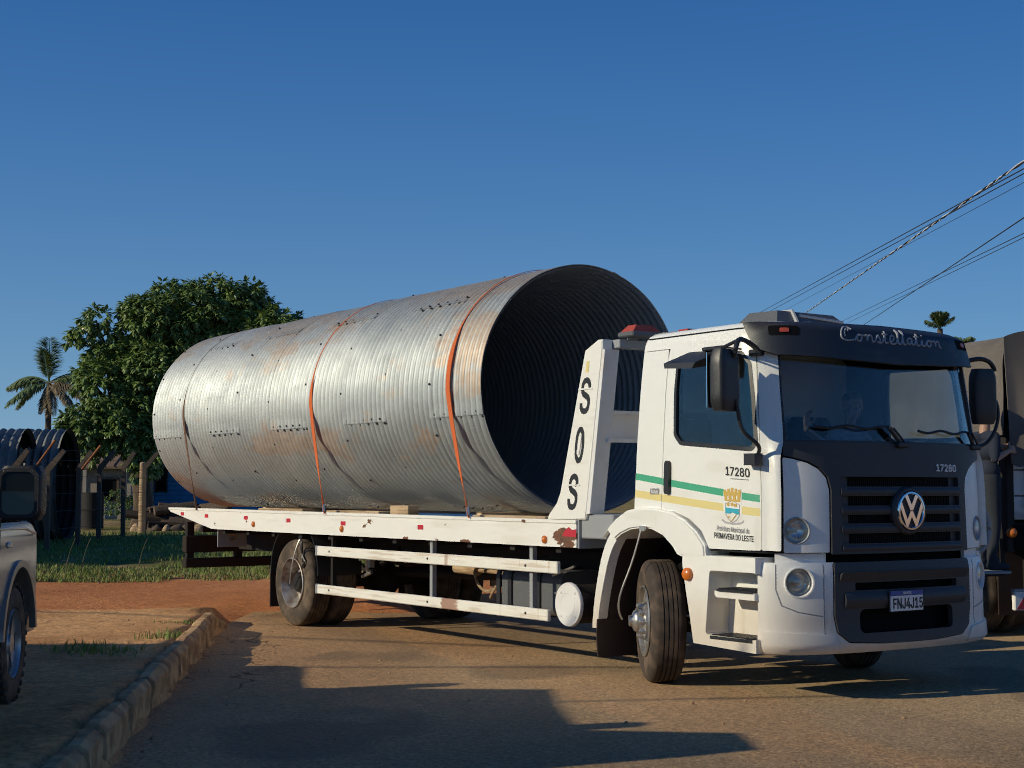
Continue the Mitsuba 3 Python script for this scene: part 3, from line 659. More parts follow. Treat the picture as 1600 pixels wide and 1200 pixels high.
# dark gap between cab and bumper
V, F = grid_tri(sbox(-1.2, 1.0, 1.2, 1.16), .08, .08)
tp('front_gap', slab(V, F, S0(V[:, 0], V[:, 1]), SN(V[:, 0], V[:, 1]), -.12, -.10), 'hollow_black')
for sg in (1, -1):
    tp('corner_bracket', skins(pol(*[(-sg * a, b) for a, b in ((1.2, 1.05), (1.2, 1.15), (.78, 1.15), (.78, 1.05))]), -.06, -.03, .05, .1), 'shade_white')
# licence plate
pc = B0(np.array(-.075), np.array(.765)) + [.045, 0, 0]
pk = tp('licence_plate', bx(pc[0] - .012, pc[0], pc[1] - .19, pc[1] + .20, .668, .838, .004), 'black_plastic', label='licence plate reading FNJ4J15 with blue top band', smooth=False)
tp('plate_face', bx(pc[0], pc[0] + .004, pc[1] - .18, pc[1] + .19, .675, .793), 'sticker_white', smooth=False, parent=pk)
tp('plate_band', bx(pc[0], pc[0] + .005, pc[1] - .18, pc[1] + .19, .796, .832), 'plate_blue', smooth=False, parent=pk)
def text_front(txt, h, x, y0, z0, wide=1.0, bold=True, d=.003):
    m = meshkit.text_mesh(txt, h, d, bold); v = m.vertices
    m.vertices = np.stack([x + v[:, 2], y0 + v[:, 0] * wide, z0 + v[:, 1]], 1); return m
tp('lettering', text_front('FNJ4J15', .078, pc[0] + .0045, pc[1] - .160, .694, .74), 'ink_black', parent=pk)
tp('lettering', text_front('BRASIL', .018, pc[0] + .0055, pc[1] - .04, .806, 1.1), 'sticker_white', parent=pk)

# ---- front fenders, step wells, mud flaps
def arch(ro, z0=.52): return None
fo = [(-.60, 1.205), (-.50, 1.30), (-.40, 1.372), (-.25, 1.445), (-.08, 1.472), (.14, 1.468), (.33, 1.44), (.50, 1.378), (.64, 1.29), (.74, 1.185), (.755, 1.085), (.45, 1.085)]
fi = [(.40, 1.10), (.34, 1.165), (.22, 1.25), (.08, 1.295), (-.06, 1.302), (-.20, 1.288), (-.33, 1.245), (-.42, 1.195), (-.52, 1.275)]
fend = Polygon(fo + fi).buffer(0)
for sg in (-1, 1):
    y0, y1 = (-1.27, -.72) if sg < 0 else (.80, 1.37)
    fm = prism(fend.buffer(-.014), y0, y1, 'xz')
    bev = cat(prism(fend, y0 + .014, y1 - .014, 'xz'), fm)
    fk = tp('front_fender', bev, 'white_paint', smooth=35, label='right front wheel arch, dusty white' if sg < 0 else None)
    # rear half of the mudguard and rubber flap
    p_o = curve([(-.50, 0, 1.245), (-.60, 0, 1.10), (-.68, 0, .88), (-.735, 0, .65), (-.765, 0, .42)], 14)[:, [0, 2]]
    p_i = curve([(-.40, 0, 1.205), (-.50, 0, 1.08), (-.585, 0, .87), (-.65, 0, .65), (-.69, 0, .42)], 14)[:, [0, 2]]
    tp('mudguard', prism(Polygon(list(p_o) + list(p_i)[::-1]), y0 + (.03 if sg < 0 else 0), y0 + .13 if sg < 0 else y1 - .03, 'xz'), 'white_paint', smooth=35)
    ya, yb = (-1.15, -.68) if sg < 0 else (.78, 1.25)
    p_l = np.array([(a - .012, b) for a, b in p_i])
    tp('mudguard_liner', prism(Polygon(list(p_i - [0.006, 0]) + list(p_l)[::-1]), ya, yb, 'xz'), 'flap_rubber', smooth=35)
    fl = [(-.675, .50), (-.685, .34), (-.665, .17)]
    Fv = curve([(a, 0, b) for a, b in fl], 10)[:, [0, 2]]
    tp('mud_flap', prism(Polygon(list(Fv) + list(Fv - [.012, 0])[::-1]), ya - (.10 if sg < 0 else -.0), yb + (.1 if sg > 0 else 0), 'xz'), 'flap_rubber', smooth=35, label='black rubber mud flap behind the front wheel' if sg < 0 else None)
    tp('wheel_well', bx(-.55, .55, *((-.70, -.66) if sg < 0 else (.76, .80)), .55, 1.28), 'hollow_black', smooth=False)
    # step well between wheel and bumper
    frame = Polygon([(.475, 1.10), (.47, 1.03), (.515, .80), (.56, .60), (.60, .40), (1.325, .375), (1.325, 1.10)])
    hole = Polygon([(.80, .985), (.745, .48), (1.335, .475), (1.335, .985)]).buffer(-.03).buffer(.03)
    yo, yi = (-1.262, -1.02) if sg < 0 else (1.36, 1.12)
    a, b = min(yo, yi), max(yo, yi)
    sk = tp('step_well', prism(frame.difference(hole), a, b, 'xz'), 'white_paint', smooth=25, label='white step well with two black treads' if sg < 0 else None)
    tp('step_back', prism(frame.buffer(-.02), *((yi - .004, yi + .02) if sg < 0 else (yi - .02, yi + .004)), 'xz'), 'white_paint', smooth=False, parent=sk)
    for zt, xa in ((.828, .845), (.462, .765)):
        yy = (yo, yi) if zt > .6 else (yo - .012 * (1 if sg < 0 else -1), yi)
        tp('step', prism(Polygon([(xa, zt - .03), (xa + .02, zt - .05), (1.30, zt - .055), (1.30, zt)]).union(sbox(xa, zt - .03, 1.30, zt)), *sorted((yo + (.012 if sg < 0 else -.012) if zt > .6 else yo + (.002 if sg < 0 else -.002), yi)), 'xz'), 'white_paint', smooth=False, parent=sk)
        teeth = [bx(x, x + .012, *sorted(((-1.255 if sg < 0 else 1.353), yi)), zt + .001, zt + .024) for x in np.arange(xa + .05, 1.27, .022)]
        tp('tread', cat(bx(xa + .04, 1.285, *sorted(((-1.268 if sg < 0 else 1.366), yi)), zt - .012 if zt < .6 else zt, zt + .014), *teeth), 'black_plastic', smooth=False, parent=sk)
    lc = np.eye(4); lc[:3, 3] = (.548, yo + (-.002 if sg < 0 else .002), .945)
    tp('side_lamp', lathe([(.052, .0 if sg < 0 else 0), (.052, -.02 * (-sg) * 1), (.045, .032 * sg), (.02, .042 * sg), (.001, .044 * sg)], 28), 'amber_lens', smooth=True, M=lc, label='round amber side lamp' if sg < 0 else None, parent=sk)
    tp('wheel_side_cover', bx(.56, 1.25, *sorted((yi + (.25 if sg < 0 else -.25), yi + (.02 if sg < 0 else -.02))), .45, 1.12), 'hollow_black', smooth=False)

# ---- wheels
def tyre(w=.285, R=.515, grooves=True):
    P = [(.292, .03), (.30, .012), (.34, .004), (.40, -.004), (.45, .0), (.485, .014), (.505, .034), (R - .002, .052)]
    if grooves:
        for g in (.092, .13, .17, .208):
            P += [(R, g - .006), (R - .014, g - .004), (R - .014, g + .004), (R, g + .006)]
    P += [(R - .002, w - .052), (.505, w - .034), (.485, w - .014), (.45, w), (.40, w + .004), (.34, w - .004), (.30, w - .012), (.292, w - .03)]
    return lathe([(r, a) for r, a in P], 72, 'y', closed=True)
tyre_front, tyre_rear = tyre(), tyre(grooves=True)
# front rim: flat disc with ten hand holes, proud hub with nuts
disc = Point(0, 0).buffer(.262, 32).difference(Point(0, 0).buffer(.09, 24)).difference(shapely.union_all([shapely.affinity.rotate(shapely.affinity.scale(Point(.228, 0).buffer(.02), .85, 1.25), k * 36, origin=(0, 0)) for k in range(10)]))
rim_front = cat(prism(disc, .03, .044, 'xz'), lathe([(.30, .004), (.296, -.006), (.286, -.008), (.278, .006), (.268, .05), (.262, .12), (.285, .27), (.298, .275)], 56))
hub_front = cat(lathe([(.165, .03), (.16, -.005), (.13, -.012), (.10, -.015), (.098, -.06), (.085, -.085), (.05, -.10), (.045, -.125), (.001, -.13)], 40))
nuts_front = [lathe([(.026, .03), (.026, -.03), (.018, -.055), (.001, -.06)], 10) for _ in range(1)]
def nut_at(r, a, m, y=0):
    q = m.copy(); q.apply_translation((r * math.cos(a), y, r * math.sin(a))); return q
rim_rear = lathe([(.30, .004), (.297, -.006), (.287, -.010), (.280, .004), (.272, .04), (.252, .07), (.246, .12), (.238, .17), (.242, .26)], 56)
disc_r = Point(0, 0).buffer(.24, 32).difference(Point(0, 0).buffer(.10, 24)).difference(shapely.union_all([shapely.affinity.rotate(Point(.205, 0).buffer(.022), k * 45, origin=(0, 0)) for k in range(8)]))
rim_rear = cat(rim_rear, prism(disc_r, .165, .178, 'xz'))
hub_rear = lathe([(.125, .18), (.12, .09), (.105, .065), (.09, .05), (.03, .045), (.001, .045)], 32)
STEER = -30
def wheel(name, x, y, out, steer=0, rear=False, inner=False, label=None, roll=0):
    """out: -1 = outer face to the truck's right"""
    M = np.eye(4); M[:3, 3] = (x, y, .515)
    M = M @ RZ(steer) @ (np.diag([1, 1, 1, 1.]) if out < 0 else RZ(180)) @ RT(roll, [0, 1, 0])
    k = nk(f'{truck}__{name}')
    if label: tag(k, label)
    put('tyre', tyre_rear if rear else tyre_front, 'dusty_rubber' if rear else 'rubber', 40, TT @ M, k)
    if inner: return k
    put('rim', rim_rear if rear else rim_front, 'dusty_rim' if rear else 'bare_steel', 40, TT @ M, k)
    put('hub', hub_rear if rear else hub_front, 'bare_steel' if not rear else 'chassis_black', 40, TT @ M, k)
    if rear:
        nm = cat(*[nut_at(.155, i * PI / 5, lathe([(.022, .18), (.022, .135), (.001, .13)], 8)) for i in range(10)])
    else:
        nm = cat(*[nut_at(.130, i * PI / 5, nuts_front[0]) for i in range(10)])
    put('wheel_nuts', nm, 'bare_steel', 30, TT @ M, k)
    return k
wheel('front_wheel', -.19, -1.13, -1, STEER, label='right front wheel steered towards the viewer')
# the outer face sits at y: shift so that the tyre straddles its steering axis
wheel('front_wheel', .12, 1.28, 1, STEER + 3)
WBX = -6.74
wheel('rear_wheel', WBX, -1.215, -1, rear=True, label='dusty right rear wheel with deep dished rim', roll=18)
wheel('rear_wheel', WBX, -.88, -1, rear=True, inner=True)
wheel('rear_wheel', WBX, 1.215, 1, rear=True)
wheel('rear_wheel', WBX, .88, 1, rear=True, inner=True)
# tyre inflation rods from guard to hub
tp('inflation_tube', cat(tube(curve([(-.02, -1.285, 1.30), (-.045, -1.30, 1.20), (-.12, -1.34, .95), (-.20, -1.38, .72), (-.27, -1.30, .53)], 24), .0085, 7), bx(-.045, .03, -1.295, -1.272, 1.275, 1.32, .004)), 'silver_paint', label='bent metal tube running from the fender to the front hub')
tp('inflation_tube', tube(curve([(WBX + .17, -1.20, 1.04), (WBX + .12, -1.25, .85), (WBX + .05, -1.26, .62), (WBX - .02, -1.24, .50)], 20), .0075, 7), 'silver_paint')
tp('hose', cat(*[tube(curve([(WBX + .18 + .01 * k, -1.22, 1.06), (WBX + .28 + .03 * k, -1.24, .95 - .03 * k), (WBX + .30, -1.235, .86), (WBX + .36 - .05 * k, -1.235, .80), (WBX + .30, -1.23, .70)], 16), .010, 6) for k in range(2)]), 'black_plastic')
# ---- rear mudguards
for sg in (-1, 1):
    ya, yb = (-1.20, -.62) if sg < 0 else (.62, 1.20)
    for pts in ([(-.62, .60), (-.60, .80), (-.50, 1.0), (-.40, 1.09)], [(.62, .62), (.60, .82), (.53, .98), (.45, 1.08)]):
        q = curve([(WBX + a, 0, b) for a, b in pts], 12)[:, [0, 2]]; d = np.array([.014, 0]) * (1 if pts[0][0] > 0 else -1)
        tp('rear_mudguard', prism(Polygon(list(q) + list(q + d)[::-1]), ya, yb, 'xz'), 'black_plastic', smooth=35)
    tp('rear_flap', bx(WBX - .65, WBX - .635, ya, yb, .19, .62), 'flap_rubber', smooth=False)
# ---- chassis under the bed
for y0 in (-.43, .43):
    tp('chassis_rail', bx(-10.0, 1.2, y0 - .04, y0 + .04, .80, 1.04), 'chassis_black', smooth=False)
for x in (-9.4, -8.2, -5.0, -3.9, -2.4, -.6):
    tp('cross_member', bx(x - .05, x + .05, -.43, .43, .82, 1.0), 'chassis_black', smooth=False)
for x in np.arange(-9.6, -1.0, .75):
    tp('bed_bearer', bx(x - .04, x + .04, -1.18, 1.18, 1.05, 1.13), 'chassis_black', smooth=False)
tp('rear_axle', cat(bx(WBX - .08, WBX + .08, -.9, .9, .44, .60, .04), trimesh.creation.icosphere(3, .24).apply_translation((WBX, 0, .52))), 'chassis_black')
tp('front_axle', bx(-.07, .07, -.85, .9, .42, .54, .03), 'chassis_black')
tp('drive_shaft', tube([(WBX, 0, .62), (-3.4, 0, .70), (-.6, 0, .85)], .06, 12), 'chassis_black')
tp('engine', cat(bx(-.4, 1.2, -.42, .48, .55, 1.35, .05), bx(-1.4, -.4, -.25, .25, .6, .95, .05)), 'chassis_black', smooth=False)
for sg in (-1, 1):
    for dx in (-.65, .65):
        tp('leaf_spring', cat(*[bx(WBX - .75 + .1 * k, WBX + .75 - .1 * k, sg * .52 - .04, sg * .52 + .04, .66 + .02 * k, .68 + .02 * k) for k in range(5)]) if dx < 0 else tube([(WBX + .9, sg * .5, .75), (WBX + 1.3, sg * .48, .95)], .03, 8), 'chassis_black', smooth=False)
# brake chambers, hoses and brackets seen under the bed
tp('air_cylinder', cat(tube([(-4.1, -.55, .78), (-3.62, -.58, .775)], .055, 14), tube([(-3.6, -.58, .775), (-3.1, -.60, .77)], .02, 8)), 'wood', label='dusty cylinder under the bed')
tp('air_hose', cat(tube(curve([(-3.5, -.7, .78), (-3.42, -.72, .66), (-3.36, -.70, .60), (-3.2, -.66, .62)], 14), .016, 6), tube(curve([(-3.2, -.7, .52), (-3.05, -.75, .62), (-3.0, -.72, .70)], 12), .016, 6)), 'wood')
tp('bracket', cat(bx(-5.45, -5.40, -.9, -.84, .74, .92), tube([(-5.75, -.8, .62), (-5.5, -.82, .68)], .02, 6), tube([(-6.0, -.7, .80), (-5.75, -.75, .86)], .016, 6), tube([(-5.6, -.82, .68), (-5.55, -.86, .86)], .02, 6)), 'bare_steel')
tp('stay_rod', cat(tube([(-1.72, -.98, .82), (-1.35, -1.0, .92)], .012, 6), tube([(-1.65, -1.0, .66), (-1.3, -1.02, .75)], .012, 6)), 'bare_steel')
# fuel tank with straps
tank_p = rrect(-.95, -.28, .43, .86, .09)
fk = tp('fuel_tank', prism(tank_p, -2.62, -1.62, 'yz'), 'tank_grey', smooth=35, label='grey fuel tank behind the guard rails')
for x in (-2.66, -2.46, -1.98):
    tp('tank_strap', prism(tank_p.buffer(.02).difference(tank_p), x - .03, x + .03, 'yz'), 'black_plastic', parent=fk)
# transverse air cleaner drum with pale end disc
M = np.eye(4); M[:3, 3] = (-1.185, -1.20, .592)
ak = tp('air_drum', lathe([(.001, .03), (.175, .03), (.175, .75), (.001, .75)], 40), 'chassis_black', M=M)
tp('end_disc', cat(lathe([(.001, .002), (.15, .0), (.192, .0), (.198, .012), (.198, .03), (.001, .03)], 48), lathe([(.10, .0), (.104, -.003), (.108, .0)], 40), *[nut_at(.15, PI / 4 + i * PI / 2, lathe([(.016, .004), (.014, -.006), (.001, -.006)], 10)) for i in range(4)]), 'shade_white', M=M, parent=ak, label='pale round end disc of the drum')
tp('battery_box', cat(bx(-1.0, -.72, -.95, -.6, .72, 1.05, .02), tube([(-.95, -.98, .72), (-.95, -.98, 1.0)], .02, 8), tube([(-.85, -.98, .70), (-.80, -.98, .95), (-.88, -.98, 1.0)], .014, 6)), 'bare_steel')
# ---- side guard rails
for sg in (-1, 1):
    for x0, x1, za, zb in ((-6.07, -1.45, .425, .530), (-6.08, -1.30, .862, .972)):
        ya, yb = (-1.235, -1.19) if sg < 0 else (1.19, 1.235)
        rk = tp('guard_rail', bx(x0 + .02, x1, ya, yb, za, zb, .008), 'rail_paint', smooth=False, label=('lower' if za < .6 else 'upper') + ' white side guard rail, scratched' if sg < 0 else None)
        tp('rail_end', bx(x0 - .025, x0 + .019, ya - .003, yb + .003, za - .004, zb + .004, .008), 'grey_steel', smooth=False, parent=rk)
        for x in (-5.80, -3.62, -1.85):
            tp('rail_bolt', lathe([(.014, 0), (.012, -.006), (.001, -.007)], 10), 'bolt_dark', parent=rk, M=np.array([[1, 0, 0, x + .05], [0, 1 if sg < 0 else -1, 0, ya if sg < 0 else yb], [0, 0, 1, (za + zb) / 2], [0, 0, 0, 1.0]]))
    for x in (-5.78, -3.58, -1.78):
        tp('rail_post', bx(x - .025, x + .025, sg * 1.185, sg * 1.135, .44, 1.10), 'chassis_black' if x < -5 else 'grey_steel', smooth=False)
# ---- flat bed
side_poly = Polygon([(-10.60, 1.352), (-10.57, 1.315), (-9.10, 1.100), (-.985, 1.100), (-.985, 1.325)])
for sg in (-1, 1):
    ya, yb = (-1.245, -1.17) if sg < 0 else (1.17, 1.245)
    tp('bed_side', cat(prism(side_poly.buffer(-.006), ya, yb, 'xz')), 'bed_paint', smooth=False, label='white bed side beam with rust chips and reflectors' if sg < 0 else None)
    tp('bed_edge', prism(Polygon([(-10.60, 1.347), (-10.60, 1.377), (-.985, 1.352), (-.985, 1.321)]), *((ya - .012, yb) if sg < 0 else (ya, yb + .012)), 'xz'), 'bed_paint', smooth=False)
for k, y in enumerate(np.linspace(-1.13, 1.13, 6)[:-1]):
    tp('floor_plate', prism(Polygon([(-10.55, 1.30), (-10.55, 1.325), (-.99, 1.30), (-.99, 1.275)]), y + .003, y + .449, 'xz'), 'bare_steel', smooth=False)
tp('bed_front', bx(-.985, -.965, -1.235, -.42, 1.10, 1.41, .004), 'grey_steel', smooth=False, label='front plate of the bed, its shade painted grey')  # forward face of the white bed, shade painted in as grey
tp('bed_front_block', bx(-.965, -.50, -1.21, -.90, 1.19, 1.405, .01), 'grey_steel', smooth=False)  # same painted shade on the block in front
def side_patch(name, poly, mat, o=.0, label=None, d=.003, par=truck):
    return tp(name, prism(poly, -1.245 - o - d, -1.245 - o + .001, 'xz'), mat, smooth=False, label=label, parent=par)
for x, z, w in ((-10.17, 1.292, .0), (-9.33, 1.275, .0), (-8.07, 1.268, .09), (-6.85, 1.255, .10), (-5.45, 1.245, .13), (-3.75, 1.235, .12)):
    side_patch('reflector', rrect(x, x + .11, z - .024, z + .024, .006), 'sticker_red')
    if w: side_patch('reflector', rrect(x - w - .01, x - .012, z - .022, z + .022, .006), 'sticker_white')
side_patch('reflector', Polygon([(-1.20, 1.205), (-.99, 1.20), (-.99, 1.272), (-1.05, 1.262), (-1.10, 1.29), (-1.16, 1.255)]), 'sticker_red', label='torn red reflector at the bed front')
for x, z in ((-7.78, 1.193), (-5.42, 1.182), (-1.47, 1.168)):
    M = np.eye(4); M[:3, 3] = (x, -1.247, z)
    tp('marker_lamp', cat(lathe([(.036, 0), (.036, -.012), (.030, -.016)], 20), lathe([(.030, -.012), (.022, -.024), (.001, -.03)], 20)), 'amber_lens', smooth=True, M=M)
# rear underrun beams and a hanging bracket
tp('rear_beam', bx(-10.22, -10.08, -1.2, 1.2, .76, .99, .01), 'dark_wood', smooth=False)
tp('rear_beam', bx(-10.22, -10.08, -1.2, 1.2, .55, .68, .01), 'dark_wood', smooth=False)
for y in (-1.12, -.4, .4, 1.12):
    tp('beam_hanger', bx(-10.19, -10.11, y - .05, y + .05, .56, 1.18), 'chassis_black', smooth=False)
tp('tail_box', cat(bx(-9.16, -9.14, -1.14, -.72, .862, 1.095, .005)), 'grey_steel', smooth=False, label='grey plate hanging under the bed tail')
tp('tail_box', tube(curve([(-9.13, -.97, 1.02), (-9.13, -.90, 1.0), (-9.13, -.91, .95), (-9.13, -.96, .94), (-9.13, -.95, .98)], 14), .011, 6), 'wood')

# ---- head board behind the cab with SOS lettering
post = Polygon([(-1.445, 1.356), (-1.40, 1.41), (-1.295, 1.50), (-1.235, 1.60), (-.855, 2.855), (-.665, 2.938), (-.60, 2.938), (-.60, 2.86), (-.845, 1.42), (-.86, 1.36)])
post = post.buffer(-.01).buffer(.01)
for sg in (-1, 1):
    ya, yb = (-1.245, -1.13) if sg < 0 else (1.13, 1.245)
    hk = tp('headboard_post', cat(prism(post.buffer(-.008), ya, yb, 'xz'), prism(post, ya + .008, yb - .008, 'xz')), 'bed_paint', smooth=25, label='sloping white headboard post lettered S O S' if sg < 0 else None)
    tp('post_back', hullmesh([(x, y, z) for x, z in ((-.855, 1.41), (-.61, 2.85), (-.57, 2.85), (-.80, 1.41)) for y in ((ya + .006, yb + .05) if sg < 0 else (ya - .05, yb - .006))]), 'shade_white', smooth=False)
    if sg < 0:
        ang = math.atan2(1.255, .38) - PI / 2
        for ch, px_, pz_ in (('S', -.845, 2.455), ('0', -.935, 2.02), ('S', -1.035, 1.605)):
            m = meshkit.text_mesh(ch, .30, .004, True); v = m.vertices; b = m.bounds
            u = (v[:, 0] - b[:, 0].mean()) * .62; w = v[:, 1] - b[:, 1].mean()
            if ch == '0': u *= .92
            x = px_ + u + w * .14; m.vertices = np.stack([x, ya - .001 - v[:, 2], pz_ + w], 1)
            tp('lettering', m, 'ink_black', smooth=False, parent=hk)
            tp('lettering', bx(px_ - .10, px_ + .10, ya - .008, ya - .002, pz_ - .008 + (.06 if ch == 'S' else .0), pz_ + .006 + (.06 if ch == 'S' else .0)), 'bed_paint', smooth=False, parent=hk) if ch == 'S' else tp('lettering', prism(LineString([(px_ - .018, pz_ - .07), (px_ + .018, pz_ + .07)]).buffer(.018), ya - .009, ya - .002, 'xz'), 'sticker_white', smooth=False, parent=hk)
        tp('sticker', prism(Polygon([(-.845, 2.66), (-.80, 2.66), (-.785, 2.76), (-.825, 2.76)]), ya - .004, ya, 'xz'), 'stripe_yellow', smooth=False, parent=hk)
tp('headboard_beam', bx(-.62, -.50, -1.13, 1.13, 2.862, 2.937, .006), 'grey_steel', smooth=False)  # grey paints the shade on this forward-facing beam
mk = tp('headboard_bar', bx(-.74, -.72, -1.13, 1.13, 2.07, 2.29), 'shade_white', smooth=False, label='broad crossbar of the headboard')
for z in (2.055, 2.305):
    tp('bar_flange', bx(-.745, -.665, -1.13, 1.13, z - .015, z + .015), 'shade_white', smooth=False, parent=mk)
tp('light_bar', bx(-.53, -.37, -1.10, 1.12, 2.962, 3.002, .012), 'black_plastic', label='dark light bar on top of the headboard')
for y0, y1 in ((-1.09, -.78), (-.50, -.20), (.25, .55), (.8, 1.1)):
    tp('beacon', hullmesh([(-.54, y0, 3.0), (-.36, y0, 3.0), (-.54, y1, 3.0), (-.36, y1, 3.0), (-.51, y0 + .06, 3.062), (-.39, y0 + .06, 3.062), (-.51, y1 - .06, 3.062), (-.39, y1 - .06, 3.062)]), 'beacon_red', smooth=False, label='red beacon lens on the light bar')
    tp('beacon_base', bx(-.56, -.34, y0 - .02, y1 + .01, 2.955, 2.999, .01), 'tank_grey', smooth=False)
tp('bar_foot', cat(bx(-.56, -.52, -1.0, -.9, 2.93, 2.96), bx(-.56, -.52, .9, 1.0, 2.93, 2.96)), 'grey_steel', smooth=False)

# ---- mirrors
def mirror_body(c, sx_, sy_, sz_, n=6):
    P = []
    for z in np.linspace(-1, 1, 9):
        k = (1 - abs(z) ** 6 * .22)
        for a in np.linspace(0, 2 * PI, 28, endpoint=False):
            ca, sa = math.cos(a), math.sin(a); e = .45
            P.append((c[0] + sx_ * k * abs(ca) ** e * np.sign(ca), c[1] + sy_ * k * abs(sa) ** e * np.sign(sa), c[2] + sz_ * z))
    return hullmesh(P)
mk = tp('mirror', moved(mirror_body((0, 0, 0), .070, .125, .235), RZ(12, (1.315, -1.545, 2.452))), 'black_plastic', smooth=25, label='tall black mirror on the right door')
M = RZ(12, (1.315, -1.545, 2.452))
tp('mirror_glass', moved(bx(-.085, -.078, -.12, .12, -.21, .21), M), 'chrome', smooth=False, parent=mk)
tp('mirror_arm', tube(curve([(1.36, -1.50, 2.62), (1.39, -1.49, 2.72), (1.37, -1.44, 2.765), (1.36, -1.36, 2.755), (1.33, -1.24, 2.715), (1.27, -1.135, 2.68)], 24), .020, 8), 'black_plastic', parent=mk)
tp('mirror_arm', tube(curve([(1.37, -1.49, 2.30), (1.375, -1.46, 2.17), (1.385, -1.42, 2.06), (1.40, -1.33, 1.99), (1.345, -1.235, 1.90)], 24), .016, 8), 'black_plastic', parent=mk)
tp('mirror_foot', hullmesh([(x, y, z) for x in (1.24, 1.36) for y in (-1.29, -1.205) for z in (1.81, 1.90)]), 'black_plastic', parent=mk)
tp('mirror_foot', bx(1.20, 1.30, -1.20, -1.11, 2.66, 2.71, .01), 'black_plastic', parent=mk)
kk = tp('kerb_mirror', hullmesh([(.60, -1.55, 2.628), (.98, -1.55, 2.612), (.62, -1.56, 2.585), (.95, -1.56, 2.565), (.64, -1.42, 2.60), (1.0, -1.42, 2.59), (.66, -1.33, 2.725), (1.08, -1.33, 2.715), (.70, -1.30, 2.70), (1.06, -1.30, 2.69)]), 'black_plastic', smooth=20, label='slanted black kerb mirror above the door window')
tp('mirror_arm', cat(tube([(1.0, -1.36, 2.72), (1.12, -1.36, 2.735), (1.37, -1.43, 2.77)], .014, 7), tube([(1.10, -1.36, 2.73), (1.30, -1.36, 2.70)], .008, 6), bx(.86, 1.10, -1.38, -1.33, 2.715, 2.745, .008)), 'black_plastic', parent=kk)
ml = tp('mirror', moved(mirror_body((0, 0, 0), .070, .115, .24), RZ(-12, (1.30, 1.46, 2.43))), 'black_plastic', smooth=25, label='tall black mirror on the left side')
tp('mirror_arm', tube(curve([(1.20, 1.24, 2.70), (1.30, 1.36, 2.75), (1.33, 1.50, 2.74), (1.33, 1.59, 2.66)], 20), .020, 8), 'black_plastic', parent=ml)
tp('mirror_arm', tube(curve([(1.33, 1.59, 2.40), (1.33, 1.59, 2.16), (1.31, 1.52, 2.05), (1.30, 1.28, 2.03)], 20), .016, 8), 'black_plastic', parent=ml)
tp('entry_handle', tube(curve([(1.30, 1.33, 1.50), (1.33, 1.40, 1.45), (1.33, 1.40, 1.12), (1.30, 1.33, 1.08)], 16), .02, 8), 'grey_steel')

# ================================================================ THE BIG CORRUGATED PIPE
pipe = thing('corrugated_pipe', 'huge corrugated galvanised steel pipe with rust stains lying on the white flatbed', 'pipe')
RL, NR, X0P, PIT = .9611, 9, -11.2, .1
def plate(ring, a0, a1, lift):
    L = RL + .05
    xs = np.linspace(0, L, int(round(L / PIT * 8)) + 1); na = int((a1 - a0) / .040) + 1; aa = np.linspace(a0, a1, na)
    Xg, Ag = np.meshgrid(xs + X0P + ring * RL, aa, indexing='ij')
    rad = PIPE_R + .0125 * np.cos(2 * PI * Xg / PIT) + lift + .010 * sstep(.07, .02, (Ag - a0)) - .001
    rad = rad + .003 * np.sin(Ag * 3 + 1.3) + .002 * np.sin(Xg * .9)
    rad = rad + (meshkit.fbm(np.stack([Xg * 1.1, np.cos(Ag) * 1.6, np.sin(Ag) * 1.6], -1), 3, 8) - .5) * .022
    n = Xg.size; ni, nj = Xg.shape
    idx = np.arange(n).reshape(ni, nj)
    f = np.stack([idx[:-1, :-1], idx[:-1, 1:], idx[1:, 1:], idx[1:, :-1]], -1).reshape(-1, 4)
    f = np.vstack([f[:, [0, 1, 2]], f[:, [0, 2, 3]]])
    pos = np.stack([Xg, -rad * np.cos(Ag), PIPE_Z + rad * np.sin(Ag)], -1).reshape(-1, 3)
    nor = np.stack([0 * Ag, -np.cos(Ag), np.sin(Ag)], -1).reshape(-1, 3)
    t = pos[f[0]]
    if np.dot(np.cross(t[1] - t[0], t[2] - t[0]), nor[f[0][0]]) < 0: f = f[:, ::-1]
    return slab(np.zeros((n, 2)), f, pos, nor, -.003, 0)
def shaded_skin():                                      # inner skin of the pipe, darkened to paint the shade inside
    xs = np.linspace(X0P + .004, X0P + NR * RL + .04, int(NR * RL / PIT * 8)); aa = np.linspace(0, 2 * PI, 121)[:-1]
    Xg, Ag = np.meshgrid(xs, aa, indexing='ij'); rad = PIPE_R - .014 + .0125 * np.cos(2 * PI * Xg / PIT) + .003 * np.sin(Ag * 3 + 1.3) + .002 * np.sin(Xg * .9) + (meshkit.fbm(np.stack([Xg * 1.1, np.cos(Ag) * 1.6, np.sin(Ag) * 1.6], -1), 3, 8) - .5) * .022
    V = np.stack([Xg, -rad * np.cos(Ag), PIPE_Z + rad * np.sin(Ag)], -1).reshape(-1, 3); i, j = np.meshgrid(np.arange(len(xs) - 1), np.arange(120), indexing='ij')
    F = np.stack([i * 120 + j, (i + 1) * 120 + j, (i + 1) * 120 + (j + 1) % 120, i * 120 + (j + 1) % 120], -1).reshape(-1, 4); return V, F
put('lining', shaded_skin(), 'galv_inside', True, TT, pipe, 'inside of the pipe with its shade painted dark')
bolt = lathe([(.013, -.004), (.013, .006), (.009, .011), (.001, .012)], 8, 'y')
bolts = []
def bolt_at(x, a):
    r = PIPE_R + .0125 * math.cos(2 * PI * x / PIT) + .006
    b = bolt.copy(); b.apply_transform(np.diag([1, -1, 1, 1.])); b.apply_transform(RT(math.degrees(-a), [-1, 0, 0]).dot(np.eye(4)) if False else RT(math.degrees(a), [-1, 0, 0]))
    b.apply_translation((x, -r * math.cos(a), PIPE_Z + r * math.sin(a))); bolts.append(b)
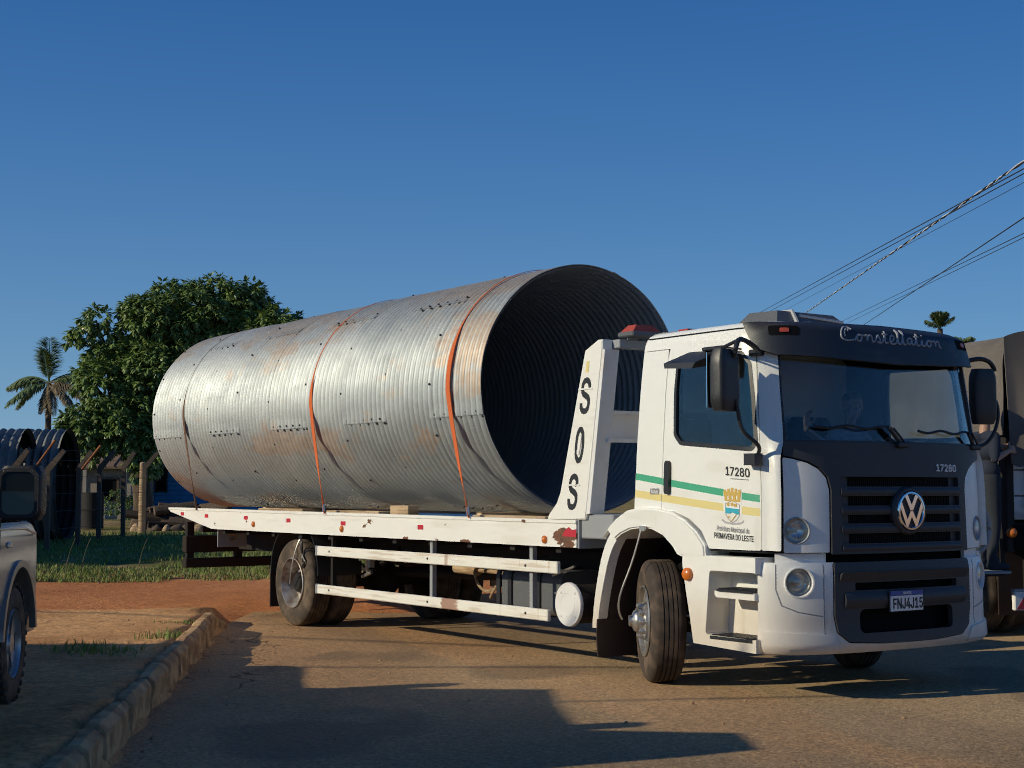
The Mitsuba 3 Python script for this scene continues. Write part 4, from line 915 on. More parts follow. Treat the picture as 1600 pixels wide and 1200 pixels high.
for i in range(NR):
    off = -.20 + (i % 2) * 1.05
    for k in range(3):
        a0 = off + k * 2.0944
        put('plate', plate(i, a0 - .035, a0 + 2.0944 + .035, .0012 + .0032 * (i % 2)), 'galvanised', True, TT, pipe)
        for j in range(5):
            for q in (0, 1):
                bolt_at(X0P + i * RL + .10 + j * .19 + q * .095, a0 - .008 - q * .04)
    for a in np.arange(-2.9 + .13 * (i % 2), 2.9, .42):
        bolt_at(X0P + i * RL + .03, a)
put('bolts', cat(*bolts), 'bolt_dark', 30, TT, pipe, kind='stuff')

# ---- straps
straps = ((-10.03, .46, 'strap_brown', 'dark brown lashing strap near the rear end of the big pipe'), (-6.15, .33, 'strap_orange', 'orange lashing strap round the middle of the big pipe'), (-3.10, .36, 'strap_orange', 'wide orange lashing strap near the open front end of the big pipe'))
for xr, dx, mt, lb in straps:
    R_ = PIPE_R + .023
    y0, z0 = -1.262, 1.352
    dd = math.hypot(y0, z0 - PIPE_Z); base = math.atan2(z0 - PIPE_Z, -y0); at = base + math.acos(R_ / dd)
    tp_ = (-R_ * math.cos(at), PIPE_Z + R_ * math.sin(at))
    pts = [(xr + dx, y0, z0)] + [(xr + dx * (1 - t) ** 1.2, y0 + (tp_[0] - y0) * t, z0 + (tp_[1] - z0) * t) for t in np.linspace(.1, 1, 10)]
    aa = np.linspace(at, PI - base - (at - base), 90)[1:]
    pts += [(xr, -R_ * math.cos(a), PIPE_Z + R_ * math.sin(a)) for a in aa] + [(xr, 1.262, 1.352)]
    P = np.array(pts); pa = np.arctan2(P[:, 2] - PIPE_Z, -P[:, 1]); wv = (.038 if mt == 'strap_orange' else .030) - .030 * sstep(.20, .60, pa + (.25 if xr < -5 else 0))
    t = np.gradient(P, axis=0); t /= np.linalg.norm(t, axis=1, keepdims=True)
    nrm = np.stack([0 * P[:, 0], P[:, 1], P[:, 2] - PIPE_Z], 1); nrm /= np.linalg.norm(nrm, axis=1, keepdims=True)
    tw = np.zeros(len(P)); tw[:6] = np.linspace(.7, 0, 6)
    w = np.cross(t, nrm); w /= np.linalg.norm(w, axis=1, keepdims=True)
    w = w * np.cos(tw)[:, None] + nrm * np.sin(tw)[:, None]; n2 = np.cross(w, t)
    ring = np.stack([P + w * wv[:, None] + n2 * .003, P - w * wv[:, None] + n2 * .003, P - w * wv[:, None] - n2 * .003, P + w * wv[:, None] - n2 * .003], 1)
    V = ring.reshape(-1, 3); F = []
    for i in range(len(P) - 1):
        for j in range(4):
            a, b = i * 4 + j, i * 4 + (j + 1) % 4; F += [[a, b, b + 4], [a, b + 4, a + 4]]
    st = thing('lashing_strap', lb, 'strap', 'straps holding the big pipe')
    put('webbing', trimesh.Trimesh(V, F, process=False), mt, False, TT, st)
    q = P[:2] + [0, -.006, 0]
    if dx < .4: put('ratchet', bx(xr + dx - .028, xr + dx + .028, -1.282, -1.262, 1.37, 1.455, .006), 'strap_blue', False, TT, st)
# ---- timber under the pipe
for (x0, x1, y0, y1, z0, z1, lb) in ((-7.93, -6.68, -1.12, -.95, 1.357, 1.392, 'long flat plank on the bed, second from the rear strap'), (-6.10, -4.85, -1.10, -.93, 1.347, 1.385, 'long flat plank on the bed between the two orange straps'),
                                     (-4.52, -4.14, -1.14, -1.0, 1.342, 1.455, 'short square wooden block wedged under the big pipe'), (-2.90, -1.65, -1.12, -.90, 1.338, 1.372, 'weathered plank under the open front end of the big pipe'),
                                     (-8.6, -8.5, -.75, .75, 1.325, 1.395, 'crosswise timber bearer under the rear half of the big pipe'), (-3.4, -3.3, -.75, .75, 1.312, 1.388, 'crosswise timber bearer under the front half of the big pipe')):
    put('wooden_block', bx(x0, x1, y0, y1, z0 - .04, z1, .006), 'wood', False, TT, None, lb, 'timber')
# ================================================================ GROUND, ROAD, KERB
rng = np.random.default_rng(7); random.seed(7)
def kerb_x(y): return -2.66 - .114 * (np.asarray(y, float) - 11.6)
def ground_z(x, y):
    x = np.asarray(x, float); y = np.asarray(y, float)
    P = np.stack([x, y, 0 * x], -1)
    walk = sstep(-.02, -.12, x - kerb_x(y)) * sstep(19.6, 18.2, y + .5 * (meshkit.noise(P * .8) - .5))
    bank = .30 * sstep(26.6, 36.0, y) + .006 * np.clip(y - 36, 0, 40)
    left = sstep(30, 8, x)
    n = (meshkit.fbm(P * .9, 3) - .5) * .05 + (meshkit.fbm(P * 5, 3, 2) - .5) * .018
    under = -.05 * sstep(22.2, 20.6, y + .02 * x) * sstep(-.12, .05, x - kerb_x(y))
    near = sstep(90, 60, y) * sstep(60, 30, np.abs(x))
    return .225 * walk + bank * near + (n * near) * (1 - .8 * sstep(20.6, 20, y) * sstep(-.1, .1, x - kerb_x(y))) + under
xs = np.unique(np.r_[-3000, -1000, -400, -200, -100, -60, np.arange(-40, -14, 1.0), np.arange(-14, -1, .16), np.arange(-1, 12, .6), np.arange(12, 40, 2), 60, 100, 200, 400, 1000, 3000])
ys = np.unique(np.r_[-3000, -1000, -300, -100, -40, -20, -10, np.arange(-5, 6, 1), np.arange(6, 24, .14), np.arange(24, 48, .3), np.arange(48, 90, 1.5), 100, 130, 200, 400, 1000, 3500])
GX, GY = np.meshgrid(xs, ys, indexing='ij')
V = np.stack([GX, GY, ground_z(GX, GY)], -1).reshape(-1, 3)
idx = np.arange(GX.size).reshape(GX.shape)
F = np.stack([idx[:-1, :-1], idx[1:, :-1], idx[1:, 1:], idx[:-1, 1:]], -1).reshape(-1, 4)
put('ground', (V, F), 'dirt', True, None, None, 'bare red dirt ground, sidewalk and verge', kind='structure')
def road_edge(x): return 21.0 + .5 * np.sin(x * .9) + .35 * np.sin(x * 2.3 + 1) + .02 * x
xs_ = np.r_[np.linspace(0, 1, 60)]
rows = []
for y in np.r_[np.linspace(-40, 6, 8), np.linspace(7, 20, 40)]:
    pass
RV, RF = [], []
cols = np.r_[np.linspace(0, 6, 30), np.linspace(6.5, 60, 24)]; vs = np.r_[np.linspace(-40, 6, 8), np.linspace(7, 19.5, 36), 20.0, 20.4]
for y in vs:
    for c in cols: RV.append((kerb_x(min(y, 18.4)) + c - .02, y, .0))
n = len(cols)
for c in cols: RV.append((kerb_x(18.4) + c - .02, max(20.5, road_edge(kerb_x(18.4) + c)), -.004))
for i in range(len(vs)):
    for j in range(n - 1): RF.append((i * n + j, i * n + j + 1, (i + 1) * n + j + 1, (i + 1) * n + j))
put('road', (np.array(RV), np.array(RF)), 'asphalt', True, None, None, 'worn asphalt road dusted with red earth', kind='structure')
# kerb of separate worn concrete stones
kk = nk('kerb'); tag(kk, 'low worn concrete kerb along the dirt sidewalk', kind='structure')
y = 2.0
while y < 18.2:
    L = min(rng.uniform(.62, 1.35), 18.3 - y)
    if L < .25: break
    b = bx(-.155, 0, 0, L - .02, -.06, .245, .045)
    m = trimesh.Trimesh(*trimesh.remesh.subdivide_to_size(b.vertices, b.faces, .07), process=True)
    a = math.atan(.114); m.apply_transform(RZ(math.degrees(a), (float(kerb_x(y)) + .0, y, 0)))
    v = m.vertices; d = (meshkit.fbm(v * 7, 3, 1) - .5) * .045 + (meshkit.fbm(v * 1.3, 2, 5) - .5) * .075
    nn = m.vertex_normals; v = v + nn * d[:, None]
    e = sstep(17.3, 18.3, v[:, 1]); v[:, 2] -= .16 * e * (v[:, 2] > .05); v[:, 0] += .06 * e ** 2
    m.vertices = v
    put('stone', m, 'kerb_concrete', 35, None, kk)
    y += L
# pebbles on the road and the dirt
peb = trimesh.creation.icosphere(1, 1.0); pm = []
for _ in range(170):
    y = rng.uniform(8.5, 27); x = rng.uniform(-8, 3) if rng.random() < .7 else rng.normal(kerb_x(min(y, 18)) + .3, .25)
    s = rng.uniform(.006, .015) * (1 + 1.0 * (rng.random() < .06)); q = peb.copy(); q.vertices = q.vertices * rng.uniform(.6, 1.2, 3) * s * (1 + .3 * (meshkit.noise(q.vertices * 2.1 + x) - .5))[:, None]
    z = 0 if (x > kerb_x(min(y, 18.4)) and y < 20.5) else float(ground_z(np.array(x), np.array(y)))
    if kerb_x(min(y, 18.4)) - .25 < x < kerb_x(min(y, 18.4)) + .02 and y < 18.5: continue
    q.apply_translation((x, y, z + s * .3)); pm.append(q)
put('pebbles', cat(*pm), 'kerb_concrete', False, None, None, 'small pebbles scattered over the road and dirt', 'pebbles', kind='stuff')
# grass
def blades(n, fx, h0, h1, lean=.5, w=.006):
    P = fx(n); n = len(P)
    a = rng.uniform(0, 2 * PI, n); h = rng.uniform(h0, h1, n) * (.6 + .8 * meshkit.noise(P * .9)); l = rng.uniform(.1, lean, n) * h
    d = np.stack([np.cos(a), np.sin(a), 0 * a], 1); s = np.stack([-np.sin(a), np.cos(a), 0 * a], 1) * w * rng.uniform(.7, 1.5, n)[:, None]
    up = np.array([0, 0, 1.0])
    m1 = P + up * (h * .55)[:, None] + d * (l * .35)[:, None]; t = P + up * h[:, None] + d * l[:, None]
    V = np.stack([P - s, P + s, m1 - s * .7, m1 + s * .7, t], 1).reshape(-1, 3)
    b = np.arange(n)[:, None, None] * 5
    return V, (b + np.array([[0, 1, 3], [0, 3, 2], [2, 3, 4]])).reshape(-1, 3)
def on_ground(x, y): return np.stack([x, y, ground_z(x, y) - .01], 1)
def verge(n):
    y = 26.4 + 18 * rng.random(n) ** 1.7; x = rng.uniform(-14, 1.5, n)
    P = np.stack([x, y, 0 * x], 1); keep = (meshkit.fbm(P * .55, 3) + .25 * meshkit.noise(P * 2.5) > .50) & (y > 26.7 + .9 * meshkit.noise(P * .8) + .55 * np.clip(x + 5.2, 0, 9))
    return on_ground(x[keep], y[keep])
put('verge_grass', blades(70000, verge, .05, .15, .8, .008), 'grass_blade', False, None, None, 'green rough grass on the verge in front of the fence', 'grass', kind='stuff')
def tuft(cx, cy, r, n): return lambda k: on_ground(cx + rng.normal(0, r, n), cy + rng.normal(0, r * .8, n))
for cx, cy, r, n, h, lb in ((-3.62, 13.5, .21, 260, .12, 'low green weeds on the dirt beside the kerb, at the edge of the shade'), (-3.25, 14.6, .14, 110, .10, 'small dark weed tuft just beyond the larger weeds by the kerb'),
                            (-5.0, 14.1, .07, 70, .13, 'little weed tuft on the dirt beside the pickup wheel'), (-3.5, 16.4, .14, 70, .06, 'sparse weed sprig near the far end of the kerb')):
    put('weed_tuft', blades(n, tuft(cx, cy, r, n), h * .5, h, .9, .005), 'grass_blade', False, None, None, lb, 'weed', kind='stuff')
Y_ = [(-8.0, 27.7), (-7.75, 27.8), (-6.75, 27.9)]
sm = [tube(curve([(x, y, float(ground_z(np.array(x), np.array(y)))), (x + .05, y, .45), (x + .16, y, .75)], 8), [.008] * 4 + [.004] * 4, 5) for x, y in Y_]
for m_, w_ in zip(sm, ('leftmost', 'middle', 'rightmost')): put('grass_stem', m_, 'palm_dry', True, None, None, w_ + ' of the tall dry grass stems rising above the verge', 'grass', 'tall dry stems')

# ================================================================ FENCE OF LEANING CONCRETE POSTS
ORD = ('first', 'second', 'third', 'fourth', 'fifth', 'sixth', 'seventh', 'eighth')
fk = thing('wire_fence', 'strands of wire strung on the row of concrete posts', 'fence')
fy = [26.5, 29.0, 31.5, 34.0, 36.5, 39.0, 41.5, 44.0]
tops = []
for i, y in enumerate(fy):
    x = -10.25 - .03 * (y - 34) + (.06 * math.sin(i * 2.1)); z0 = float(ground_z(np.array(x), np.array(y))); zb = 2.08 + .02 * (y - 34); w = .052
    k = .10 * math.sin(i * 1.7)
    pst = hullmesh([(x + sx_ * w, y + sy_ * w, z) for sx_ in (-1, 1) for sy_ in (-1, 1) for z in (z0 - .2, zb)])
    ax_, az_ = .33 + .05 * math.sin(i * 3), .42
    arm = hullmesh([(x + sx_ * w * .9, y + sy_ * w * .9, zb + sz_ * .05 - .02) for sx_ in (-1, 1) for sy_ in (-1, 1) for sz_ in (-1, 1)] + [(x + ax_ + sx_ * w * .7, y + sy_ * w * .8, zb + az_ + sx_ * -.03) for sx_ in (-1, 1) for sy_ in (-1, 1)])
    p = thing('fence_post', 'bent-top concrete fence post, ' + ORD[len(fy) - 1 - i] + ' from the right in the fence row', 'post', 'concrete fence posts')
    put('post', pst, 'concrete', False, None, p); put('arm', arm, 'concrete', False, None, p)
    tops.append((x, y, zb, x + ax_, zb + az_))
put('wooden_post', lathe([(.001, 2.25), (.085, 2.22), (.10, 1.2), (.105, 0)], 14, 'z').apply_translation((-10.85, 45.2, .2)), 'wood', 40, None, None, 'thick pale round wooden post at the right end of the fence', 'post')
for h in (.75, 1.15, 1.55, 1.95):
    put('wire', tube([(t[0] + .07, t[1], h) for t in tops] + [(-10.8, 45.2, h)], .004, 4), 'fence_wire', True, None, fk)
for q in (.35, .9):
    put('wire', tube([(t[0] + (t[3] - t[0]) * q, t[1], t[2] + (t[4] - t[2]) * q + .04) for t in tops], .004, 4), 'fence_wire', True, None, fk)
# rusty braces leaning on the culverts
for i, (a, b) in enumerate((((-10.9, 35.0, 2.05), (-10.35, 34.8, 2.75)), ((-11.0, 31.6, 2.0), (-10.6, 31.5, 2.55)), ((-9.95, 35.6, 2.1), (-9.5, 35.5, 2.65)))):
    put('rusty_brace', tube([a, b], .028, 6), 'rust_paint', True, None, None, ('middle', 'leftmost', 'rightmost')[i] + ' slanting rusty brace against the stored pipes', 'brace', 'rusty braces')
# ================================================================ CULVERT PIPES BEHIND THE FENCE
def culvert(c, ang, L, R, pit=.19, amp=.042):
    d = np.array([math.cos(ang), math.sin(ang), 0]); s = np.array([-d[1], d[0], 0])
    xs = np.linspace(-L, 0, int(L / pit * 8)); aa = np.linspace(0, 2 * PI, 73)[:-1]
    r = R + amp * np.cos(2 * PI * xs / pit)
    O = c + xs[:, None, None] * d + r[:, None, None] * (np.cos(aa)[None, :, None] * s + np.sin(aa)[None, :, None] * np.array([0, 0, 1.0]))
    n = len(aa); m = len(xs); I = O - .004 * (O - (c + xs[:, None, None] * d)) / R
    V = np.vstack([O.reshape(-1, 3), I.reshape(-1, 3)]); F = []
    i, j = np.meshgrid(np.arange(m - 1), np.arange(n), indexing='ij'); a, b, c_, e = i * n + j, i * n + (j + 1) % n, (i + 1) * n + (j + 1) % n, (i + 1) * n + j
    F = np.stack([a, b, c_, e], -1).reshape(-1, 4); o = m * n
    j = np.arange(n); k = (j + 1) % n
    E_ = np.vstack([np.stack([j, k, k + o, j + o], 1), np.stack([j, k, k + o, j + o], 1) + (m - 1) * n])
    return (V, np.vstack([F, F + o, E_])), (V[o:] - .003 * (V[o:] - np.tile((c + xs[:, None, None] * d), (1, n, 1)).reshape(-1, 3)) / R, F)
for c, ang, L, R, lb in (((-12.75, 34.9, 1.66), .10, 2.4, 1.36, 'stored dark corrugated culvert at the left picture edge behind the fence'), ((-11.62, 36.9, 1.70), .10, 1.9, 1.36, 'stored corrugated culvert with bright ribs, second from the right'), ((-11.20, 38.9, 1.75), .06, 1.3, 1.38, 'stored corrugated culvert farthest right, its dark mouth open')):
    A, Bq = culvert(np.array(c), ang, L, R); q = thing('culvert_pipe', lb, 'pipe', 'stored culvert pipes')
    put('shell', A, 'culvert_steel', True, None, q); put('lining', Bq, 'chassis_black', True, None, q)  # black inner sheet paints the shade in the culvert mouth
# ================================================================ HOUSES BEYOND
h = thing('house', 'low grey house with a brown sloping roof behind the fence', 'house')
put('wall', bx(-21.5, -15.35, 62, 68, .3, 2.52), 'house_wall', False, None, h)
put('roof', hullmesh([(-21.9, 61.5, 2.48), (-15.0, 61.5, 2.48), (-21.9, 61.5, 2.58), (-15.0, 61.5, 2.58), (-21.9, 65, 3.85), (-15.0, 65, 3.85), (-21.9, 68.5, 2.5), (-15.0, 68.5, 2.5)]), 'roof_brown', False, None, h)
for k in range(17):
    x = -21.8 + k * .42
    put('roof_sheet', hullmesh([(x - .03, 61.45, 2.56), (x + .03, 61.45, 2.56), (x, 61.45, 2.615), (x - .03, 65, 3.84), (x + .03, 65, 3.84), (x, 65, 3.90)]), 'roof_brown', False, None, h)
for x0, x1, z0, z1, nm, mt in ((-17.9, -17.3, .4, 2.1, 'door', 'dark_wood'), (-16.6, -15.9, 1.2, 2.05, 'window', 'hollow_black'), (-19.9, -19.0, 1.2, 2.05, 'window', 'hollow_black')):
    q = put(nm, bx(x0, x1, 61.93, 61.99, z0, z1), mt, False, None, h)
    put('frame', cat(bx(x0 - .08, x0 - .002, 61.9, 61.99, z0 - .08, z1 + .08), bx(x1 + .002, x1 + .08, 61.9, 61.99, z0 - .08, z1 + .08), bx(x0, x1, 61.9, 61.99, z1 + .002, z1 + .08)), 'concrete', False, None, q)
for k, x in enumerate((-21.0, -19.0, -17.1, -15.5)):
    put('porch_post', bx(x - .07, x + .07, 61.55, 61.69, .3, 2.48), 'house_wall', False, None, h)
hb = thing('blue_house', 'bright blue wooden house beyond the log pile', 'house')
put('wall', bx(-15.55, -10.2, 66.05, 70, .35, 2.62), 'blue_paint', False, None, hb)
for k in range(11):
    put('board', bx(-15.5, -10.25, 66.0, 66.045, .40 + k * .20, .59 + k * .20, .012), 'blue_paint', False, None, hb)
put('corner_board', bx(-15.62, -15.5, 65.95, 66.2, .35, 2.62), 'blue_light', False, None, hb)  # sunlit corner face of the wall, painted lighter
w = put('window', bx(-15.2, -14.85, 65.96, 65.995, 1.6, 2.5), 'hollow_black', False, None, hb)
put('frame', cat(*[bx(x - .04, x + .04, 65.93, 65.995, 1.52, 2.58) for x in (-15.24, -14.81)], *[bx(-15.2, -14.85, 65.935, 65.955, z - .03, z + .03) for z in (1.58, 2.05, 2.54)]), 'dark_wood', False, None, w)
put('roof', hullmesh([(-15.9, 65.5, 2.6), (-9.9, 65.5, 2.6), (-15.9, 70.5, 2.62), (-9.9, 70.5, 2.62), (-15.9, 68, 3.6), (-9.9, 68, 3.6)]), 'roof_brown', False, None, hb)
put('water_drum', lathe([(.001, 1.15), (.33, 1.15), (.36, 1.1), (.36, .6), (.375, .58), (.36, .56), (.36, 0), (.001, 0)], 24, 'z').apply_translation((-13.35, 49, .4)), 'chassis_black', 35, None, None, 'black drum standing behind the fence posts', 'drum')
# log pile, each log a thing
for i in range(24):
    row = i // 8; L = rng.uniform(.9, 1.8); r = rng.uniform(.09, .17)
    x = -11.4 + (i % 8) * .27 + rng.normal(0, .1) + row * .1; y = 48 + rng.normal(0, .25) + row * .25; z = .42 + row * .24 + r
    a = rng.uniform(-.5, .5); m = lathe([(.001, -L / 2), (r * .96, -L / 2), (r, -L / 2 + .03), (r * .92, L / 2), (.001, L / 2)], 10, 'x')
    m.vertices += (meshkit.noise(m.vertices * 5 + i) - .5)[:, None] * .05
    m.apply_transform(RZ(math.degrees(a), (x, y, z)) @ RT(rng.uniform(-9, 9), [0, 1, 0]))
    put('log', m, 'bark' if rng.random() < .6 else 'dark_wood', 35, None, None, f'dark rough log, {("first", "second", "third", "fourth", "fifth", "sixth", "seventh", "eighth")[i % 8]} from the left in the {("bottom", "middle", "top")[row]} row of the log pile', 'log', 'logs in the pile')
for i in range(9):
    x = -11.5 + i * .3 + rng.normal(0, .1); y = 47.4 + rng.normal(0, .2)
    m = trimesh.creation.icosphere(2, rng.uniform(.12, .24)); m.vertices *= rng.uniform(.6, 1.3, 3); m.vertices += (meshkit.noise(m.vertices * 4 + i * 3.1) - .5)[:, None] * .18
    m.apply_translation((x, y, .42)); put('rubble_stone', m, 'wood' if i % 3 == 0 else 'concrete', 40, None, None, f'rough block at the foot of the log pile, {("first", "second", "third", "fourth", "fifth", "sixth", "seventh", "eighth", "ninth")[i]} from the left', 'stone', 'rubble at the log pile')

# ================================================================ TREES
def leaf_quads(P, D, Nn, L, W):
    """folded leaf: base P, direction D, normal Nn; two quads"""
    S_ = np.cross(D, Nn); S_ /= np.linalg.norm(S_, axis=1, keepdims=True) + 1e-9
    m = P + D * (L * .5)[:, None]; t = P + D * L[:, None] - Nn * (L * .18)[:, None]
    V = np.stack([P, m + S_ * W[:, None] - Nn * (W * .35)[:, None], t, m - S_ * W[:, None] - Nn * (W * .35)[:, None], m + Nn * (W * .1)[:, None]], 1).reshape(-1, 3)
    b = np.arange(len(P))[:, None, None] * 5
    return V, (b + np.array([[0, 1, 4], [1, 2, 4], [2, 3, 4], [3, 0, 4]])).reshape(-1, 3)
def unit(v): return v / (np.linalg.norm(v, axis=-1, keepdims=True) + 1e-9)
def crown(lobes, per, leaf, rs, droop=.75):
    r_ = np.random.default_rng(rs); PV, PF, k = [], [], 0
    for (cx, cy, cz, r, dens) in lobes:
        n = int(per * r * r * dens)
        d = unit(r_.normal(size=(n, 3))); rad = r * (1 - .55 * r_.random(n) ** 2.2) * (.82 + .36 * meshkit.noise(d * 2.3 + cx))
        C = np.array([cx, cy, cz]) + d * rad[:, None] * [1, 1, .92]
        m = 16                                    # leaves of one drooping rosette
        C_ = np.repeat(C, m, 0); out = np.repeat(d, m, 0); q = unit(r_.normal(size=(n * m, 3)))
        D = unit(q * .9 + out * .5 + np.array([0, 0, -droop])); N = unit(np.cross(np.cross(D, [0, 0, 1.0]), D) + .35 * q)
        L = leaf * r_.uniform(.7, 1.25, n * m)
        V, F = leaf_quads(C_ + q * leaf * .15, D, N, L, L * r_.uniform(.19, .27, n * m))
        PV.append(V); PF.append(F + k); k += len(V)
    return np.vstack(PV), np.vstack(PF)
# foliage masses: centre, radius, density
lob = [(-10.47, 50.00, 6.86, 1.46, 1), (-9.06, 50.90, 7.06, 1.40, 1), (-7.85, 50.00, 6.44, 1.17, 1), (-7.35, 50.90, 6.85, 0.72, 1), (-11.52, 49.10, 6.97, 0.98, 1), (-12.24, 49.10, 7.28, 0.53, 0.8), (-12.73, 49.10, 5.84, 0.90, 1), (-13.65, 48.65, 6.61, 0.41, 0.8), (-13.25, 48.65, 7.02, 0.45, 0.7), (-13.95, 48.65, 6.41, 0.28, 0.7), (-11.28, 49.10, 5.22, 1.47, 1), (-12.88, 48.20, 4.85, 0.80, 1), (-13.39, 48.20, 5.25, 0.44, 0.9), (-9.99, 50.90, 4.92, 1.91, 1), (-12.26, 48.20, 3.74, 1.12, 1), (-13.34, 47.75, 3.62, 0.72, 1), (-13.05, 48.20, 3.14, 0.66, 1), (-13.83, 47.75, 3.48, 0.32, 0.9), (-11.34, 48.20, 3.14, 0.84, 1), (-11.59, 48.20, 2.38, 0.48, 0.9), (-10.93, 50.00, 3.75, 0.95, 1), (-11.49, 49.10, 2.35, 0.30, 0.8), (-11.32, 50.00, 8.02, 0.54, 0.9), (-9.64, 50.00, 7.97, 0.71, 0.9), (-8.78, 50.45, 7.97, 0.63, 0.9), (-10.70, 50.00, 8.19, 0.38, 0.8)]
tr = thing('mango_tree', 'large dark green mango tree with drooping leaves behind the big pipe', 'tree')
put('crown', crown(lob, 185, .245, 11), 'mango_leaf', False, None, tr)
core = []
for (cx, cy, cz, r, dsn) in lob:
    if r > .8:
        d = unit(np.random.default_rng(int(cx * 100) % 999).normal(size=(int(260 * r * r), 3)))
        core.append((cx, cy, cz, r * .55, .9))
put('inner_foliage', crown(core, 240, .30, 5, .4), 'mango_leaf', False, None, tr)
bc = np.array([-12.15, 50.2, .3])
put('trunk', tube(curve([bc, bc + [.1, 0, 1.2], bc + [-.05, 0, 2.2], bc + [.1, 0, 3.2]], 12), np.linspace(.34, .24, 12), 14), 'bark', 40, None, tr)
for (cx, cy, cz, r, ds) in lob[::2]:
    a = bc + [.05, 0, 1.9]; e = np.array([cx, cy, cz]); m = (a + e) / 2 + [0, 0, .3]
    put('branch', tube(curve([a, m, e], 10), np.linspace(.13, .03, 10), 7), 'bark', True, None, tr)
# a shade tree left of the picture throws the dark patch on the verge
tr2 = thing('shade_tree', 'broad tree beside the verge, left of the culverts', 'tree')
put('crown', crown([(-16.6, 28.9 + 1.7 * i, 2.9 + .25 * (i % 2), 1.75, 1) for i in range(7)] + [(-16.9, 29.2 + 2.4 * i, 1.3, 1.6, 1) for i in range(5)], 110, .30, 3), 'mango_leaf', False, None, tr2)
put('trunk', tube([(-16.7, 33.5, 0), (-16.7, 33.5, 2.6)], [.28, .16], 12), 'bark', 40, None, tr2)
# flowering bush near the house
put('flower_bush', crown([(-13.5, 53, 1.15, .55, 1), (-12.9, 53, 1.0, .5, 1)], 150, .12, 8, .1), 'mango_leaf', False, None, None, 'small bush behind the fence, beside the grey house', 'bush')

def frond(base, az, el, L, droop, rs, wid=.30, side=150):
    r_ = np.random.default_rng(rs); t = np.linspace(0, 1, 16)
    d = np.array([math.cos(az), math.sin(az), 0]); R_ = np.stack([d[0] * L * t * math.cos(el), d[1] * L * t * math.cos(el), L * t * math.sin(el) - droop * L * t ** 2.1], 1)
    R_ = np.asarray(base) + R_
    tu = r_.uniform(.10, 1.0, side * 2); tu.sort(); idx = tu * 15; i0 = np.clip(idx.astype(int), 0, 14); f = (idx - i0)[:, None]
    P = R_[i0] * (1 - f) + R_[i0 + 1] * f; Tn = unit(R_[i0 + 1] - R_[i0])
    Sd = unit(np.cross(Tn, [0, 0, 1.0])) * np.where(np.arange(len(tu)) % 2, 1, -1)[:, None]
    D = unit(Sd * .8 + Tn * .75 + np.array([0, 0, -.75]) * np.clip(1.3 - 1.3 * np.abs(Tn[:, 2:]), .15, 1) + r_.normal(size=P.shape) * .16)
    Lf = L * wid * (np.sin(PI * np.clip(tu * .95 + .04, 0, 1)) ** .6 + .12) * r_.uniform(.75, 1.1, len(tu))
    V, F = leaf_quads(P, D, unit(np.cross(np.cross(D, [0, 0, 1.0]), D)), Lf, Lf * .045 + .012)
    tb = tube(R_, np.linspace(.035, .012, 16) * L / 2, 5)
    return trimesh.Trimesh(np.vstack([V, tb.vertices]), np.vstack([F, np.array(tb.faces) + len(V)]), process=False)
def palm(label, base, top, trunk_r, fr, seed, dry=False):
    k = thing('palm_tree', label, 'palm')
    top = np.array(top, float); base = np.array(base, float)
    put('trunk', tube([base, base * .5 + top * .5, top], [trunk_r * 1.2, trunk_r, trunk_r * .8], 12), 'bark', 40, None, k)
    for i, (az, el, L, dr_, dead) in enumerate(fr):
        put('frond', frond(top, math.radians(az), math.radians(el), L, dr_, seed + i), 'palm_dry' if dead else 'palm_leaf', False, None, k)
    return k
# screen-left palm; angles: 0 = to the right, 90 = away, 180 = to the left, 270 = towards the viewer
palm('palm tree with drooping fronds left of the mango tree', (-21.15, 70, .3), (-21.15, 70, 6.5), .15,
     [(178, 34, 2.3, .66, 0), (208, 2, 1.9, .62, 0), (110, 82, 2.35, .10, 0), (250, 76, 1.9, .22, 0), (8, 36, 2.2, .42, 0), (352, 16, 2.1, .80, 1), (330, -12, 1.7, .62, 1), (285, -55, 1.3, .4, 1), (245, -62, 1.2, .3, 1), (300, -35, 1.3, .6, 1), (165, 12, 1.7, .9, 0)], 40)
palm('distant palm top rising above the truck cab, left of the tarp-covered load', (19.6, 70, .2), (19.6, 70, 9.0), .16,
     [(a, e, .95, .18, 0) for a, e in ((0, 74), (60, 66), (120, 80), (180, 70), (215, 58), (250, 76), (300, 62), (340, 48), (200, 35))], 90)
palm('far palm crown just peeping over the tarp-covered load', (26.4, 90, .2), (26.4, 90, 10.1), .16,
     [(a, e, 1.3, .4, 0) for a, e in ((0, 50), (50, 40), (100, 60), (150, 45), (180, 30), (230, 40), (300, 50), (350, 25))], 120)

# ================================================================ OVERHEAD WIRES
def sag(a, b, s, n=40):
    t = np.linspace(0, 1, n)[:, None]; p = np.array(a) * (1 - t) + np.array(b) * t; p[:, 2] -= (4 * s * t * (1 - t))[:, 0]; return p
def through(p, q, d0, d1):                        # the straight run through p and q from distance d0 to d1
    p, q = np.array(p, float), np.array(q, float); f = lambda d: p + (q - p) * ((d - p[1]) / (q[1] - p[1])); return f(d0), f(d1)
W = (((7.33, 22, 6.22), (10.27, 60, 8.87), .010), ((7.33, 22, 6.15), (10.57, 60, 8.87), .009), ((7.33, 22, 6.02), (11.03, 60, 8.84), .005),
     ((7.33, 22, 5.50), (13.79, 60, 8.08), .010), ((7.33, 22, 5.29), (13.16, 60, 8.33), .007), ((7.33, 22, 5.23), (13.41, 60, 8.28), .006))
names = ('topmost overhead wire running up to the right edge', 'second overhead wire just below the topmost', 'thin faint overhead wire below the upper pair', 'steep dark overhead wire of the lower bundle', 'upper thin wire of the lower bundle', 'lowest thin wire of the lower bundle')
